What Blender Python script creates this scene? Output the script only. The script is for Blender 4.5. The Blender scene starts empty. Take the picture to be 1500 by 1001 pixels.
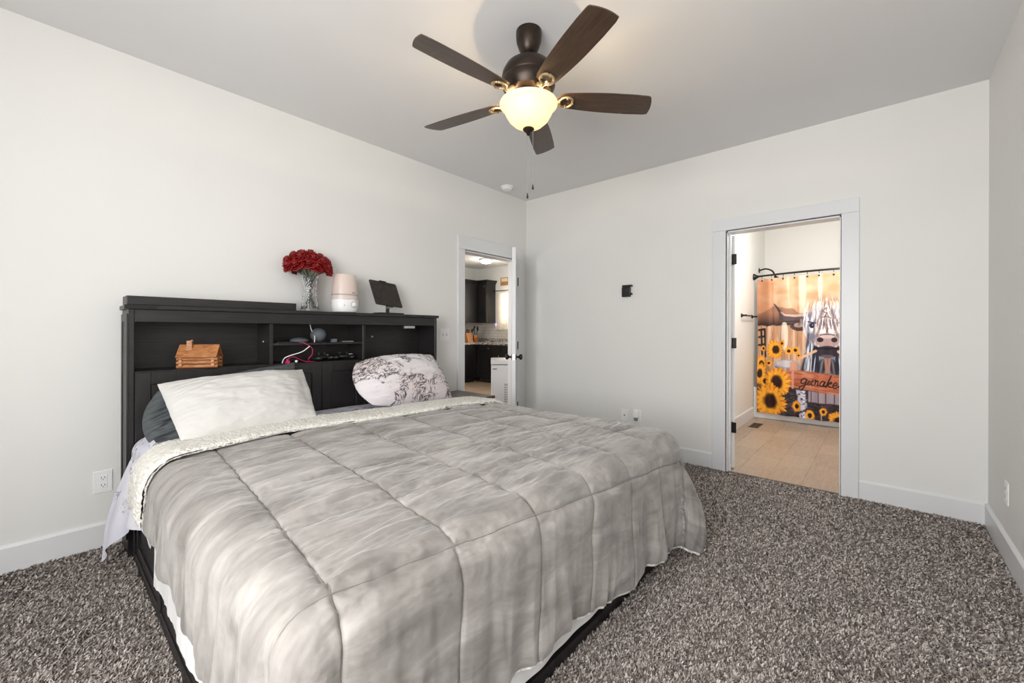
import bpy, bmesh, math, random
import numpy as np
from mathutils import Vector, Matrix
PI = math.pi
S = bpy.context.scene
C = S.collection
random.seed(7)

# ------------------------------------------------------------------ camera
CAM_H = 1.197
cam_data = bpy.data.cameras.new('camera')
cam_data.sensor_fit = 'HORIZONTAL'
cam_data.sensor_width = 36.0
cam_data.lens = 610.73 / 1500 * 36
cam_data.shift_y = -15.9 / 1500
cam_data.clip_start = 0.02
cam = bpy.data.objects.new('camera', cam_data)
C.objects.link(cam)
_a, _ro = math.radians(41.461), -0.003
_r = Vector((math.sin(_a), -math.cos(_a), 0)); _u = Vector((0, 0, 1)); _f = Vector((math.cos(_a), math.sin(_a), 0))
_r2 = _r * math.cos(_ro) - _u * math.sin(_ro); _u2 = _r * math.sin(_ro) + _u * math.cos(_ro)
cam.matrix_world = Matrix(((_r2.x, _u2.x, -_f.x, 0), (_r2.y, _u2.y, -_f.y, 0), (_r2.z, _u2.z, -_f.z, CAM_H), (0, 0, 0, 1)))
S.camera = cam

# ------------------------------------------------------------------ world, exposure, daylight
S.view_settings.view_transform = 'Standard'
S.view_settings.look = 'None'
S.view_settings.gamma = 1.0
S.view_settings.use_curve_mapping = False
S.view_settings.exposure = 0.10
S.cycles.use_denoising = True
S.cycles.max_bounces = 10
S.cycles.diffuse_bounces = 6
S.cycles.transmission_bounces = 8
S.cycles.transparent_max_bounces = 12
S.cycles.caustics_reflective = False
S.cycles.caustics_refractive = False
w = bpy.data.worlds.new('sky'); S.world = w; w.use_nodes = True
bg = w.node_tree.nodes['Background']; bg.inputs['Color'].default_value = (0.75, 0.85, 1.0, 1); bg.inputs['Strength'].default_value = 2.0

def area(name, loc, direction, sx, sy, power, color):
    l = bpy.data.lights.new(name, 'AREA'); l.shape = 'RECTANGLE'; l.size = sx; l.size_y = sy
    l.energy = power; l.color = color
    o = bpy.data.objects.new(name, l); C.objects.link(o); o.location = loc
    o.rotation_euler = Vector(direction).to_track_quat('-Z', 'Y').to_euler()
    return o
def point(name, loc, power, color, r=0.05):
    l = bpy.data.lights.new(name, 'POINT'); l.energy = power; l.color = color; l.shadow_soft_size = r
    o = bpy.data.objects.new(name, l); C.objects.link(o); o.location = loc
    return o
WIN_L = 58.0
area('daylight_window', (-1.19, 0.97, 1.5), (1, -0.12, 0.03), 0.8, 1.3, WIN_L * 0.72, (1.0, 0.985, 0.965))
area('daylight_window', (-1.19, 0.08, 1.5), (1, 0.05, 0.03), 0.8, 1.3, WIN_L, (1.0, 0.985, 0.965))
point('bathroom_light', (5.3, 0.45, 2.40), 50, (1.0, 0.955, 0.89), 0.12)
point('kitchen_light', (6.42, 6.43, 2.61), 13, (1.0, 0.94, 0.86), 0.12)
area('daylight_window', (7.33, 6.10, 1.65), (-1, 0, -0.1), 1.3, 0.8, 32, (1.0, 0.96, 0.9))
area('kitchen_fill', (1.2, 5.4, 1.7), (1, 0, 0), 1.2, 1.2, 40, (1.0, 0.97, 0.93))  # unseen fill lamp standing free in the kitchen, with no window behind it

# ------------------------------------------------------------------ room dimensions
A = 3.187; B = 3.857; R = -0.498; N = -1.2; H = 2.75; T = 0.12
DX0, DX1, DH = 2.867, 3.676, 2.02       # door in the left wall
EY0, EY1, EH = 0.217, 0.978, 2.045     # door in the back wall
KX, KY = 7.36, 7.664                   # kitchen far corner
BX, BY = 7.35, 1.33                    # bathroom far corner

# ------------------------------------------------------------------ helpers: materials
def srgb(r, g, b):
    f = lambda c: c / 12.92 if c <= 0.04045 else ((c + 0.055) / 1.055) ** 2.4
    return (f(r / 255), f(g / 255), f(b / 255), 1)
def mat(name, col, rough=0.6, metal=0.0, **k):
    m = bpy.data.materials.new(name); m.use_nodes = True
    p = m.node_tree.nodes['Principled BSDF']
    p.inputs['Base Color'].default_value = col; p.inputs['Roughness'].default_value = rough; p.inputs['Metallic'].default_value = metal
    for a, b in k.items(): p.inputs[a.replace('_', ' ')].default_value = b
    return m
class NT:
    def __init__(s, m): s.m = m; s.t = m.node_tree; s.p = s.t.nodes['Principled BSDF']
    def n(s, typ, **k):
        o = s.t.nodes.new(typ)
        for a, b in k.items():
            if a.startswith('i_'): o.inputs[a[2:].replace('_', ' ')].default_value = b
            else: setattr(o, a, b)
        return o
    def l(s, a, b): s.t.links.new(a, b)
    def coord(s, scale=(1, 1, 1), kind='Object', rot=(0, 0, 0)):
        tc = s.n('ShaderNodeTexCoord'); mp = s.n('ShaderNodeMapping'); mp.inputs['Scale'].default_value = scale; mp.inputs['Rotation'].default_value = rot
        s.l(tc.outputs[kind], mp.inputs['Vector']); return mp.outputs[0]
    def noise(s, vec, scale, detail=3, rough=0.5, dist=0.0):
        o = s.n('ShaderNodeTexNoise'); s.l(vec, o.inputs['Vector']); o.inputs['Scale'].default_value = scale
        o.inputs['Detail'].default_value = detail; o.inputs['Roughness'].default_value = rough; o.inputs['Distortion'].default_value = dist
        return o.outputs[0]
    def ramp(s, fac, stops):
        o = s.n('ShaderNodeValToRGB'); e = o.color_ramp.elements
        while len(e) < len(stops): e.new(0.5)
        for i, (q, c) in enumerate(stops): e[i].position = q; e[i].color = c
        s.l(fac, o.inputs[0]); return o.outputs[0]
    def bump(s, h, strength=0.2, dist=0.01):
        b = s.n('ShaderNodeBump'); b.inputs['Strength'].default_value = strength; b.inputs['Distance'].default_value = dist
        s.l(h, b.inputs['Height']); s.l(b.outputs[0], s.p.inputs['Normal'])
    def col(s, c): s.l(c, s.p.inputs['Base Color'])
    def math(s, op, a, b=None):
        o = s.n('ShaderNodeMath', operation=op)
        for i, v in enumerate((a, b)):
            if v is None: continue
            if hasattr(v, 'is_linked') or hasattr(v, 'links'): s.l(v, o.inputs[i])
            else: o.inputs[i].default_value = v
        return o.outputs[0]
    def mix(s, fac, c1, c2):
        o = s.n('ShaderNodeMix', data_type='RGBA')
        s.l(fac, o.inputs['Factor'])
        for idx, c in ((6, c1), (7, c2)):
            if isinstance(c, tuple): o.inputs[idx].default_value = c
            else: s.l(c, o.inputs[idx])
        return o.outputs[2]

def noisy(name, c1, c2, scale, rough=0.6, stretch=(1, 1, 1), bump=0.0, bscale=None, detail=4, lo=0.35, hi=0.65, kind='Object', metal=0.0, bd=0.005):
    m = mat(name, c1, rough, metal); t = NT(m); v = t.coord(stretch, kind)
    f = t.noise(v, scale, detail); t.col(t.ramp(f, [(lo, c1), (hi, c2)]))
    if bump: t.bump(t.noise(v, bscale or scale * 3, 3), bump, bd)
    return m

M = {}
M['wall'] = noisy('wall_paint', (0.77, 0.77, 0.755, 1), (0.79, 0.79, 0.775, 1), 1.2, 0.55, bump=0.06, bscale=160, bd=0.002)
M['ceiling'] = noisy('ceiling_paint', (0.74, 0.74, 0.745, 1), (0.76, 0.76, 0.765, 1), 1.0, 0.8, bump=0.08, bscale=120, bd=0.002)
M['kwall'] = mat('kitchen_wall_paint', (0.8, 0.8, 0.78, 1), 0.6)
M['trim'] = noisy('white_trim_paint', (0.74, 0.75, 0.77, 1), (0.76, 0.77, 0.79, 1), 3, 0.35)
M['door'] = mat('white_door_paint', (0.76, 0.77, 0.79, 1), 0.35)
M['bronze'] = noisy('oil_rubbed_bronze', (0.022, 0.014, 0.010, 1), (0.04, 0.026, 0.018, 1), 20, 0.38, metal=0.6)
M['black'] = mat('black_plastic', (0.012, 0.012, 0.013, 1), 0.4)
M['blackmetal'] = mat('black_metal', (0.02, 0.018, 0.018, 1), 0.35, 0.5)
M['white'] = mat('white_plastic', (0.87, 0.87, 0.88, 1), 0.3)
M['slot'] = mat('dark_slot', (0.03, 0.03, 0.03, 1), 0.6)
M['grey'] = mat('grey_fabric_mesh', (0.10, 0.115, 0.13, 1), 0.7)
M['silver'] = mat('brushed_silver', (0.5, 0.5, 0.5, 1), 0.3, 0.9)
M['pink'] = mat('hot_pink_cable', (0.55, 0.02, 0.12, 1), 0.4)
M['copper'] = noisy('copper', (0.6, 0.2, 0.06, 1), (0.75, 0.3, 0.1, 1), 12, 0.25, metal=0.85)

def espresso(name, axis):
    st = {'x': (1.2, 22, 22), 'y': (22, 1.2, 22), 'z': (22, 22, 1.2)}[axis]
    m = mat(name, (0.02, 0.018, 0.018, 1), 0.42); t = NT(m); v = t.coord(st)
    f = t.noise(v, 5, 5, 0.6); t.col(t.ramp(f, [(0.3, (0.008, 0.0075, 0.008, 1)), (0.7, (0.023, 0.020, 0.0205, 1))]))
    t.bump(f, 0.12, 0.002); return m
M['esp'] = espresso('espresso_wood_along', 'x'); M['espz'] = espresso('espresso_wood_upright', 'z'); M['espy'] = espresso('espresso_wood_across', 'y')
M['kcab'] = espresso('dark_cabinet_wood', 'z')

def plank_floor(name, c1, c2, c3, sc, rot=0.0, bw=1.2, bh=0.2):
    m = mat(name, c1, 0.38); t = NT(m); v = t.coord((1, 1, 1), 'Object', (0, 0, rot))
    b = t.n('ShaderNodeTexBrick'); t.l(v, b.inputs['Vector'])
    b.inputs['Scale'].default_value = sc; b.inputs['Brick Width'].default_value = bw; b.inputs['Row Height'].default_value = bh
    b.inputs['Mortar Size'].default_value = 0.003; b.inputs['Color1'].default_value = c1; b.inputs['Color2'].default_value = c2; b.inputs['Mortar'].default_value = (c1[0] * .5, c1[1] * .48, c1[2] * .45, 1)
    v2 = t.coord((1.5, 14, 1), 'Object', (0, 0, rot)); f = t.noise(v2, 4, 6, 0.6, 0.5)
    k = t.mix(t.ramp(f, [(0.4, (0, 0, 0, 1)), (0.7, (0.6, 0.6, 0.6, 1))]), b.outputs['Color'], c3); t.col(k)
    return m
M['vinyl'] = plank_floor('bathroom_vinyl_planks', (0.40, 0.31, 0.235, 1), (0.30, 0.23, 0.175, 1), (0.46, 0.38, 0.30, 1), 1, 0.0, 0.46, 0.23)
M['kfloor'] = plank_floor('kitchen_wood_planks', (0.55, 0.40, 0.28, 1), (0.42, 0.30, 0.2, 1), (0.6, 0.47, 0.35, 1), 1, 0.0, 1.2, 0.18)

def carpet_mat():
    m = mat('grey_brown_carpet_yarn', (0.2, 0.18, 0.17, 1), 0.95); t = NT(m)
    g = t.n('ShaderNodeNewGeometry')
    c = t.ramp(g.outputs['Random Per Island'], [(0.0, (0.075, 0.060, 0.055, 1)), (0.3, (0.19, 0.162, 0.148, 1)), (0.6, (0.36, 0.318, 0.295, 1)), (1.0, (0.62, 0.57, 0.53, 1))])
    t.col(c); t.p.inputs['Specular IOR Level'].default_value = 0.1
    return m
M['carpet'] = carpet_mat()
M['carpetbase'] = noisy('carpet_backing', (0.05, 0.042, 0.038, 1), (0.14, 0.12, 0.11, 1), 160, 0.95)

# ------------------------------------------------------------------ helpers: geometry
class MB:
    def __init__(s): s.v = []; s.f = []; s.m = []; s.cur = 0
    def add(s, vs, fs):
        o = len(s.v); s.v += [tuple(v) for v in vs]; s.f += [tuple(i + o for i in f) for f in fs]; s.m += [s.cur] * len(fs); return s
    def box(s, x0, x1, y0, y1, z0, z1):
        vs = [(x, y, z) for z in (z0, z1) for y in (y0, y1) for x in (x0, x1)]
        return s.add(vs, [(0, 2, 3, 1), (4, 5, 7, 6), (0, 1, 5, 4), (2, 6, 7, 3), (0, 4, 6, 2), (1, 3, 7, 5)])
    def cyl(s, p0, p1, r0, r1=None, n=20, cap=True):
        if r1 is None: r1 = r0
        p0 = Vector(p0); p1 = Vector(p1); d = (p1 - p0).normalized()
        a = d.orthogonal().normalized(); b = d.cross(a)
        vs = []
        for p, r in ((p0, r0), (p1, r1)):
            for k in range(n):
                an = 2 * PI * k / n; vs.append(p + a * (r * math.cos(an)) + b * (r * math.sin(an)))
        fs = [(k, (k + 1) % n, n + (k + 1) % n, n + k) for k in range(n)]
        if cap: fs += [tuple(range(n - 1, -1, -1)), tuple(range(n, 2 * n))]
        return s.add(vs, fs)
    def lathe(s, prof, origin=(0, 0, 0), n=40, axis=(0, 0, 1)):
        q = Vector((0, 0, 1)).rotation_difference(Vector(axis)); o = Vector(origin); vs = []; fs = []
        for r, z in prof:
            for k in range(n):
                an = 2 * PI * k / n; vs.append(o + q @ Vector((r * math.cos(an), r * math.sin(an), z)))
        for i in range(len(prof) - 1):
            for k in range(n):
                k2 = (k + 1) % n; fs.append((i * n + k, i * n + k2, (i + 1) * n + k2, (i + 1) * n + k))
        if prof[0][0] > 1e-5: fs.append(tuple(range(n - 1, -1, -1)))
        if prof[-1][0] > 1e-5: fs.append(tuple((len(prof) - 1) * n + k for k in range(n)))
        return s.add(vs, fs)
    def tube(s, pts, r, n=8, rad=None):
        P = [Vector(p) for p in pts]; vs = []; fs = []; prev = None
        for i, p in enumerate(P):
            d = (P[min(i + 1, len(P) - 1)] - P[max(i - 1, 0)]).normalized()
            a = d.orthogonal().normalized() if prev is None else (prev - d * prev.dot(d)).normalized()
            prev = a; b = d.cross(a); rr = rad[i] if rad else r
            for k in range(n):
                an = 2 * PI * k / n; vs.append(p + a * (rr * math.cos(an)) + b * (rr * math.sin(an)))
        for i in range(len(P) - 1):
            for k in range(n):
                k2 = (k + 1) % n; fs.append((i * n + k, i * n + k2, (i + 1) * n + k2, (i + 1) * n + k))
        fs += [tuple(range(n - 1, -1, -1)), tuple((len(P) - 1) * n + k for k in range(n))]
        return s.add(vs, fs)
    def prism(s, poly, axis, a, b):
        """poly of 2-D points extruded along axis between a and b"""
        n = len(poly)
        def mk(p, w): return {'x': (w, p[0], p[1]), 'y': (p[0], w, p[1]), 'z': (p[0], p[1], w)}[axis]
        vs = [mk(p, a) for p in poly] + [mk(p, b) for p in poly]
        fs = [(k, (k + 1) % n, n + (k + 1) % n, n + k) for k in range(n)] + [tuple(range(n - 1, -1, -1)), tuple(range(n, 2 * n))]
        return s.add(vs, fs)
    def ball(s, c, rx, ry=None, rz=None, n=20, m=12):
        ry = ry or rx; rz = rz or rx; vs = []; fs = []
        for i in range(m + 1):
            th = PI * i / m
            for k in range(n):
                an = 2 * PI * k / n
                vs.append((c[0] + rx * math.sin(th) * math.cos(an), c[1] + ry * math.sin(th) * math.sin(an), c[2] + rz * math.cos(th)))
        for i in range(m):
            for k in range(n):
                k2 = (k + 1) % n; fs.append((i * n + k, (i + 1) * n + k, (i + 1) * n + k2, i * n + k2))
        return s.add(vs, fs)
    def panel(s, ox, oy, oz, du, w, h, dn, depth=0.02, rail=0.06, rec=0.01):
        """shaker panel: origin corner, du horizontal dir, z up, dn outward normal"""
        o = Vector((ox, oy, oz)); U = Vector(du); Z = Vector((0, 0, 1)); Nn = Vector(dn)
        def blk(u0, u1, z0, z1, d0, d1):
            vs = [o + U * u + Z * z + Nn * d for d in (d0, d1) for z in (z0, z1) for u in (u0, u1)]
            s.add(vs, [(0, 2, 3, 1), (4, 5, 7, 6), (0, 1, 5, 4), (2, 6, 7, 3), (0, 4, 6, 2), (1, 3, 7, 5)])
        blk(0, rail, 0, h, 0, depth); blk(w - rail, w, 0, h, 0, depth)
        blk(rail, w - rail, 0, rail, 0, depth); blk(rail, w - rail, h - rail, h, 0, depth)
        blk(rail, w - rail, rail, h - rail, 0, depth - rec)
        return s
    def build(s, name, mats, parent=None, smooth=False, bevel=0.0, seg=2, angle=35, origin=None):
        me = bpy.data.meshes.new(name); me.from_pydata(s.v, [], s.f)
        bm = bmesh.new(); bm.from_mesh(me); bmesh.ops.recalc_face_normals(bm, faces=bm.faces); bm.to_mesh(me); bm.free()
        for mm in (mats if isinstance(mats, (list, tuple)) else [mats]): me.materials.append(mm)
        for i, k in enumerate(s.m): me.polygons[i].material_index = k
        o = bpy.data.objects.new(name, me)
        off = Vector(wloc(parent)) if parent is not None else (Vector(origin) if origin else Vector((0, 0, 0)))
        if off.length: me.transform(Matrix.Translation(-off))
        if parent is None: o.location = off
        C.objects.link(o); o.parent = parent
        if smooth:
            me.polygons.foreach_set('use_smooth', [True] * len(me.polygons)); me.set_sharp_from_angle(angle=math.radians(angle))
        if bevel:
            b = o.modifiers.new('bevel', 'BEVEL'); b.width = bevel; b.segments = seg; b.limit_method = 'ANGLE'; b.angle_limit = math.radians(40)
        return o
def wloc(o):
    v = Vector((0, 0, 0))
    while o is not None: v += o.location; o = o.parent
    return v
def tag(o, label, cat, group=None, kind=None):
    if label: o['label'] = label
    if cat: o['category'] = cat
    if group: o['group'] = group
    if kind: o['kind'] = kind
    return o
def thing(name, loc, label, cat, group=None):
    o = bpy.data.objects.new(name, None); C.objects.link(o); o.location = loc; o.empty_display_size = 0.05
    return tag(o, label, cat, group)
def struct(o): o['kind'] = 'structure'; return o
def arc(p, q, h, n=12):
    return [Vector(p).lerp(Vector(q), i / n) + Vector(h) * math.sin(PI * i / n) for i in range(n + 1)]
def smoothpath(pts, k=8):
    P = [Vector(p) for p in pts]; P = [P[0] * 2 - P[1]] + P + [P[-1] * 2 - P[-2]]; out = []
    for i in range(1, len(P) - 2):
        for j in range(k):
            t = j / k; a, b, c, d = P[i - 1], P[i], P[i + 1], P[i + 2]
            out.append(0.5 * ((2 * b) + (c - a) * t + (2 * a - 5 * b + 4 * c - d) * t * t + (3 * b - a - 3 * c + d) * t ** 3))
    return out + [P[-2]]

_rng = np.random.RandomState(11)
_tab = _rng.rand(256, 256)
def vnoise(x, y, seed=0):
    x = np.asarray(x, float) + seed * 17.13; y = np.asarray(y, float) + seed * 7.71
    xi = np.floor(x).astype(int); yi = np.floor(y).astype(int); fx = x - xi; fy = y - yi
    fx = fx * fx * (3 - 2 * fx); fy = fy * fy * (3 - 2 * fy)
    g = lambda a, b: _tab[a & 255, b & 255]
    return (g(xi, yi) * (1 - fx) + g(xi + 1, yi) * fx) * (1 - fy) + (g(xi, yi + 1) * (1 - fx) + g(xi + 1, yi + 1) * fx) * fy - 0.5
def fbm(x, y, oct=3, seed=0):
    s = 0; a = 1.0
    for k in range(oct): s = s + a * vnoise(x * 2 ** k, y * 2 ** k, seed + k); a *= 0.5
    return s
def ridge(x, y, seed=0):
    return 1 - np.abs(fbm(x, y, 2, seed)) * 4
def grid_mesh(name, P, mat_, parent=None, uv=None, closed_u=False, thick=0.0, origin=None, color=None):
    """P: (nu, nv, 3) numpy grid"""
    nu, nv, _ = P.shape
    P = P - np.array(wloc(parent) if parent is not None else (origin or (0, 0, 0)))
    idx = np.arange(nu * nv).reshape(nu, nv)
    if closed_u: idx = np.vstack([idx, idx[:1]])
    q = np.stack([idx[:-1, :-1], idx[1:, :-1], idx[1:, 1:], idx[:-1, 1:]], -1).reshape(-1, 4)
    me = bpy.data.meshes.new(name)
    me.vertices.add(nu * nv); me.vertices.foreach_set('co', P.reshape(-1).astype(np.float32))
    me.loops.add(len(q) * 4); me.loops.foreach_set('vertex_index', q.reshape(-1).astype(np.int32))
    me.polygons.add(len(q)); me.polygons.foreach_set('loop_start', np.arange(0, len(q) * 4, 4, dtype=np.int32))
    me.polygons.foreach_set('loop_total', np.full(len(q), 4, dtype=np.int32)) if False else None
    me.update(calc_edges=True); me.validate()
    me.polygons.foreach_set('use_smooth', np.ones(len(me.polygons), dtype=bool))
    if uv is not None:
        l = me.uv_layers.new(name='UVMap'); li = np.empty(len(me.loops), dtype=np.int32); me.loops.foreach_get('vertex_index', li)
        l.data.foreach_set('uv', uv.reshape(-1, 2)[li].reshape(-1).astype(np.float32))
    if color is not None:
        ca = me.color_attributes.new('print', 'FLOAT_COLOR', 'POINT')
        ca.data.foreach_set('color', color.reshape(-1).astype(np.float32))
    me.materials.append(mat_)
    o = bpy.data.objects.new(name, me); C.objects.link(o); o.parent = parent
    if parent is None and origin: o.location = origin
    if thick:
        sd = o.modifiers.new('thickness', 'SOLIDIFY'); sd.thickness = thick; sd.offset = -1
    return o
def normals(P):
    du = np.gradient(P, axis=0); dv = np.gradient(P, axis=1); n = np.cross(du, dv)
    return n / (np.linalg.norm(n, axis=-1, keepdims=True) + 1e-12)

# ================================================================== THE SETTING
def wall(name, boxes, m=None):
    b = MB()
    for x in boxes: b.box(*x)
    return struct(b.build(name, m or M['wall']))
wall('floor', [(N, B + 0.06, R, A + 0.06, -0.1, -0.004)], M['carpetbase'])
wall('floor', [(B + 0.06, BX + 0.1, R - 0.1, BY + 0.1, -0.1, 0.0)], M['vinyl'])
wall('floor', [(0.0, KX + 0.1, A + 0.06, KY + 0.1, -0.1, 0.0)], M['kfloor'])
wall('ceiling', [(N - T, B + 0.06, R - T, A + 0.06, H, H + 0.1)], M['ceiling'])
wall('ceiling', [(B + 0.06, BX + 0.1, R - 0.1, BY + 0.1, H, H + 0.1)], M['ceiling'])
wall('ceiling', [(0.0, KX + 0.1, A + 0.06, KY + 0.1, H, H + 0.1)], M['kwall'])
wall('wall_left', [(N - T, DX0, A, A + T, 0, H), (DX1, KX + 0.1, A, A + T, 0, H), (DX0, DX1, A, A + T, DH, H)])
wall('wall_back', [(B, B + T, R - T, EY0, 0, H), (B, B + T, EY1, A, 0, H), (B, B + T, EY0, EY1, EH, H)])
wall('wall_right', [(N - T, B, R - T, R, 0, H)])
WZ0, WZ1 = 0.85, 2.15
wy = [(-0.34, 0.50), (0.55, 1.39)]
wall('wall_front', [(N - T, N, R, A, 0, WZ0), (N - T, N, R, A, WZ1, H), (N - T, N, R, wy[0][0], WZ0, WZ1), (N - T, N, wy[0][1], wy[1][0], WZ0, WZ1), (N - T, N, wy[1][1], A, WZ0, WZ1)])
glass = mat('window_glass', (1, 1, 1, 1), 0.0, 0.0, Transmission_Weight=1.0, IOR=1.45)
for i, (y0, y1) in enumerate(wy):
    b = MB(); x0, x1 = N - 0.09, N - 0.05
    b.box(x0, x1, y0, y0 + .05, WZ0, WZ1).box(x0, x1, y1 - .05, y1, WZ0, WZ1).box(x0, x1, y0, y1, WZ0, WZ0 + .05).box(x0, x1, y0, y1, WZ1 - .05, WZ1)
    b.box(x0, x1, y0, y1, 1.48, 1.53)
    wf = struct(b.build('window_%d' % (i + 1), M['trim'])); g = MB().box(N - .072, N - .068, y0 + .05, y1 - .05, WZ0 + .05, WZ1 - .05).build('glass_pane', glass, wf)
wall('wall_bathroom_left', [(B + T, BX + .1, BY, BY + .1, 0, H)], M['kwall'])
wall('wall_bathroom_back', [(BX, BX + .1, R - .1, BY, 0, H)], M['kwall'])
wall('wall_bathroom_right', [(B + T, BX, R - .1, R, 0, H)], M['kwall'])
tile = mat('white_backsplash_tile', (0.78, 0.76, 0.72, 1), 0.2)
_t = NT(tile); _v = _t.coord((1, 1, 1)); _c = _t.n('ShaderNodeSeparateXYZ'); _t.l(_v, _c.inputs[0]); _k = _t.n('ShaderNodeCombineXYZ')
_t.l(_t.math('ADD', _c.outputs[0], _c.outputs[1]), _k.inputs[0]); _t.l(_c.outputs[2], _k.inputs[1])
_b = _t.n('ShaderNodeTexBrick'); _t.l(_k.outputs[0], _b.inputs['Vector']); _b.inputs['Scale'].default_value = 1
_b.inputs['Brick Width'].default_value = .15; _b.inputs['Row Height'].default_value = .075; _b.inputs['Mortar Size'].default_value = .003
_b.inputs['Color1'].default_value = (.78, .76, .72, 1); _b.inputs['Color2'].default_value = (.74, .72, .68, 1); _b.inputs['Mortar'].default_value = (.5, .48, .45, 1); _t.col(_b.outputs[0])
wall('wall_kitchen_back', [(0.0, KX + .1, KY, KY + .1, 0, H)], M['kwall'])
wall('wall_kitchen_right', [(KX, KX + .1, A + T, KY, 0, H)], M['kwall'])
wall('wall_kitchen_left', [(-.1, 0.0, A + T, KY + .1, 0, H)], M['kwall'])
tag(MB().box(4.5, KX - .012, KY - .012, KY - .001, 0.93, 1.384).build('backsplash', tile), 'white tiled backsplash behind the knife block on the kitchen back wall', 'backsplash')
tag(MB().box(KX - .012, KX - .001, 5.0, KY - .012, 1.0, 1.384).build('backsplash', tile), 'white tiled backsplash under the kitchen window curtain', 'backsplash')

# baseboards with a small bevelled top
BH, BT = 0.145, 0.015
def base(name, a, b, axis, at, sgn):
    m = MB(); prof = [(0, 0), (sgn * BT, 0), (sgn * BT, BH - .012), (sgn * .006, BH), (0, BH)]
    if axis == 'x': m.prism([(at + p, z) for p, z in prof], 'x', a, b)
    else:
        vs = [(at + p, y, z) for y in (a, b) for p, z in prof]; n = 5
        m.add(vs, [(k, (k + 1) % n, n + (k + 1) % n, n + k) for k in range(n)] + [tuple(range(n - 1, -1, -1)), tuple(range(n, 2 * n))])
    return struct(m.build(name, M['trim']))
base('baseboard_left', N, DX0 - .092, 'x', A, -1)
base('baseboard_left', DX1 + .092, B, 'x', A, -1)
base('baseboard_back', EY1 + .11, A - BT, 'y', B, -1)
base('baseboard_back', R + BT, EY0 - .106, 'y', B, -1)
base('baseboard_right', N, B, 'x', R, 1)
base('baseboard_front', R, A, 'y', N, 1)
base('baseboard_bathroom', B + T, 6.58, 'x', BY, -1)

# door casings (flat craftsman boards) and jambs
CW = 0.095
def casing_left():
    m = MB(); y0, y1 = A - .02, A
    m.box(DX0 - CW, DX0 - .005, y0, y1, 0, DH + .005).box(DX1 + .005, DX1 + CW, y0, y1, 0, DH + .005).box(DX0 - CW, DX1 + CW, y0 - .003, y1, DH + .005, DH + .135)
    struct(m.build('trim_1', M['trim'], bevel=.002, seg=1))
    m = MB(); m.box(DX0 - .012, DX0 + .006, A, A + T, 0, DH).box(DX1 - .006, DX1 + .012, A, A + T, 0, DH).box(DX0, DX1, A, A + T, DH - .012, DH + .012)
    m.box(DX0 + .006, DX0 + .018, A + .05, A + .08, 0, DH - .012).box(DX1 - .018, DX1 - .006, A + .05, A + .08, 0, DH - .012)
    struct(m.build('trim_2', M['trim']))
casing_left()
def casing_back():
    m = MB(); x0, x1 = B - .02, B
    m.box(x0, x1, EY1 + .005, EY1 + .108, 0, EH + .005).box(x0, x1, EY0 - .104, EY0 - .004, 0, EH + .005).box(x0 - .003, x1, EY0 - .104, EY1 + .108, EH + .005, EH + .105)
    struct(m.build('trim_3', M['trim'], bevel=.002, seg=1))
    m = MB(); m.box(B, B + T, EY1 - .008, EY1 + .012, 0, EH).box(B, B + T, EY0 - .012, EY0 + .006, 0, EH).box(B, B + T, EY0, EY1, EH - .012, EH + .012)
    m.box(B + .045, B + .075, EY1 - .02, EY1 - .008, 0, EH - .012)
    struct(m.build('trim_4', M['trim']))
casing_back()

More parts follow.
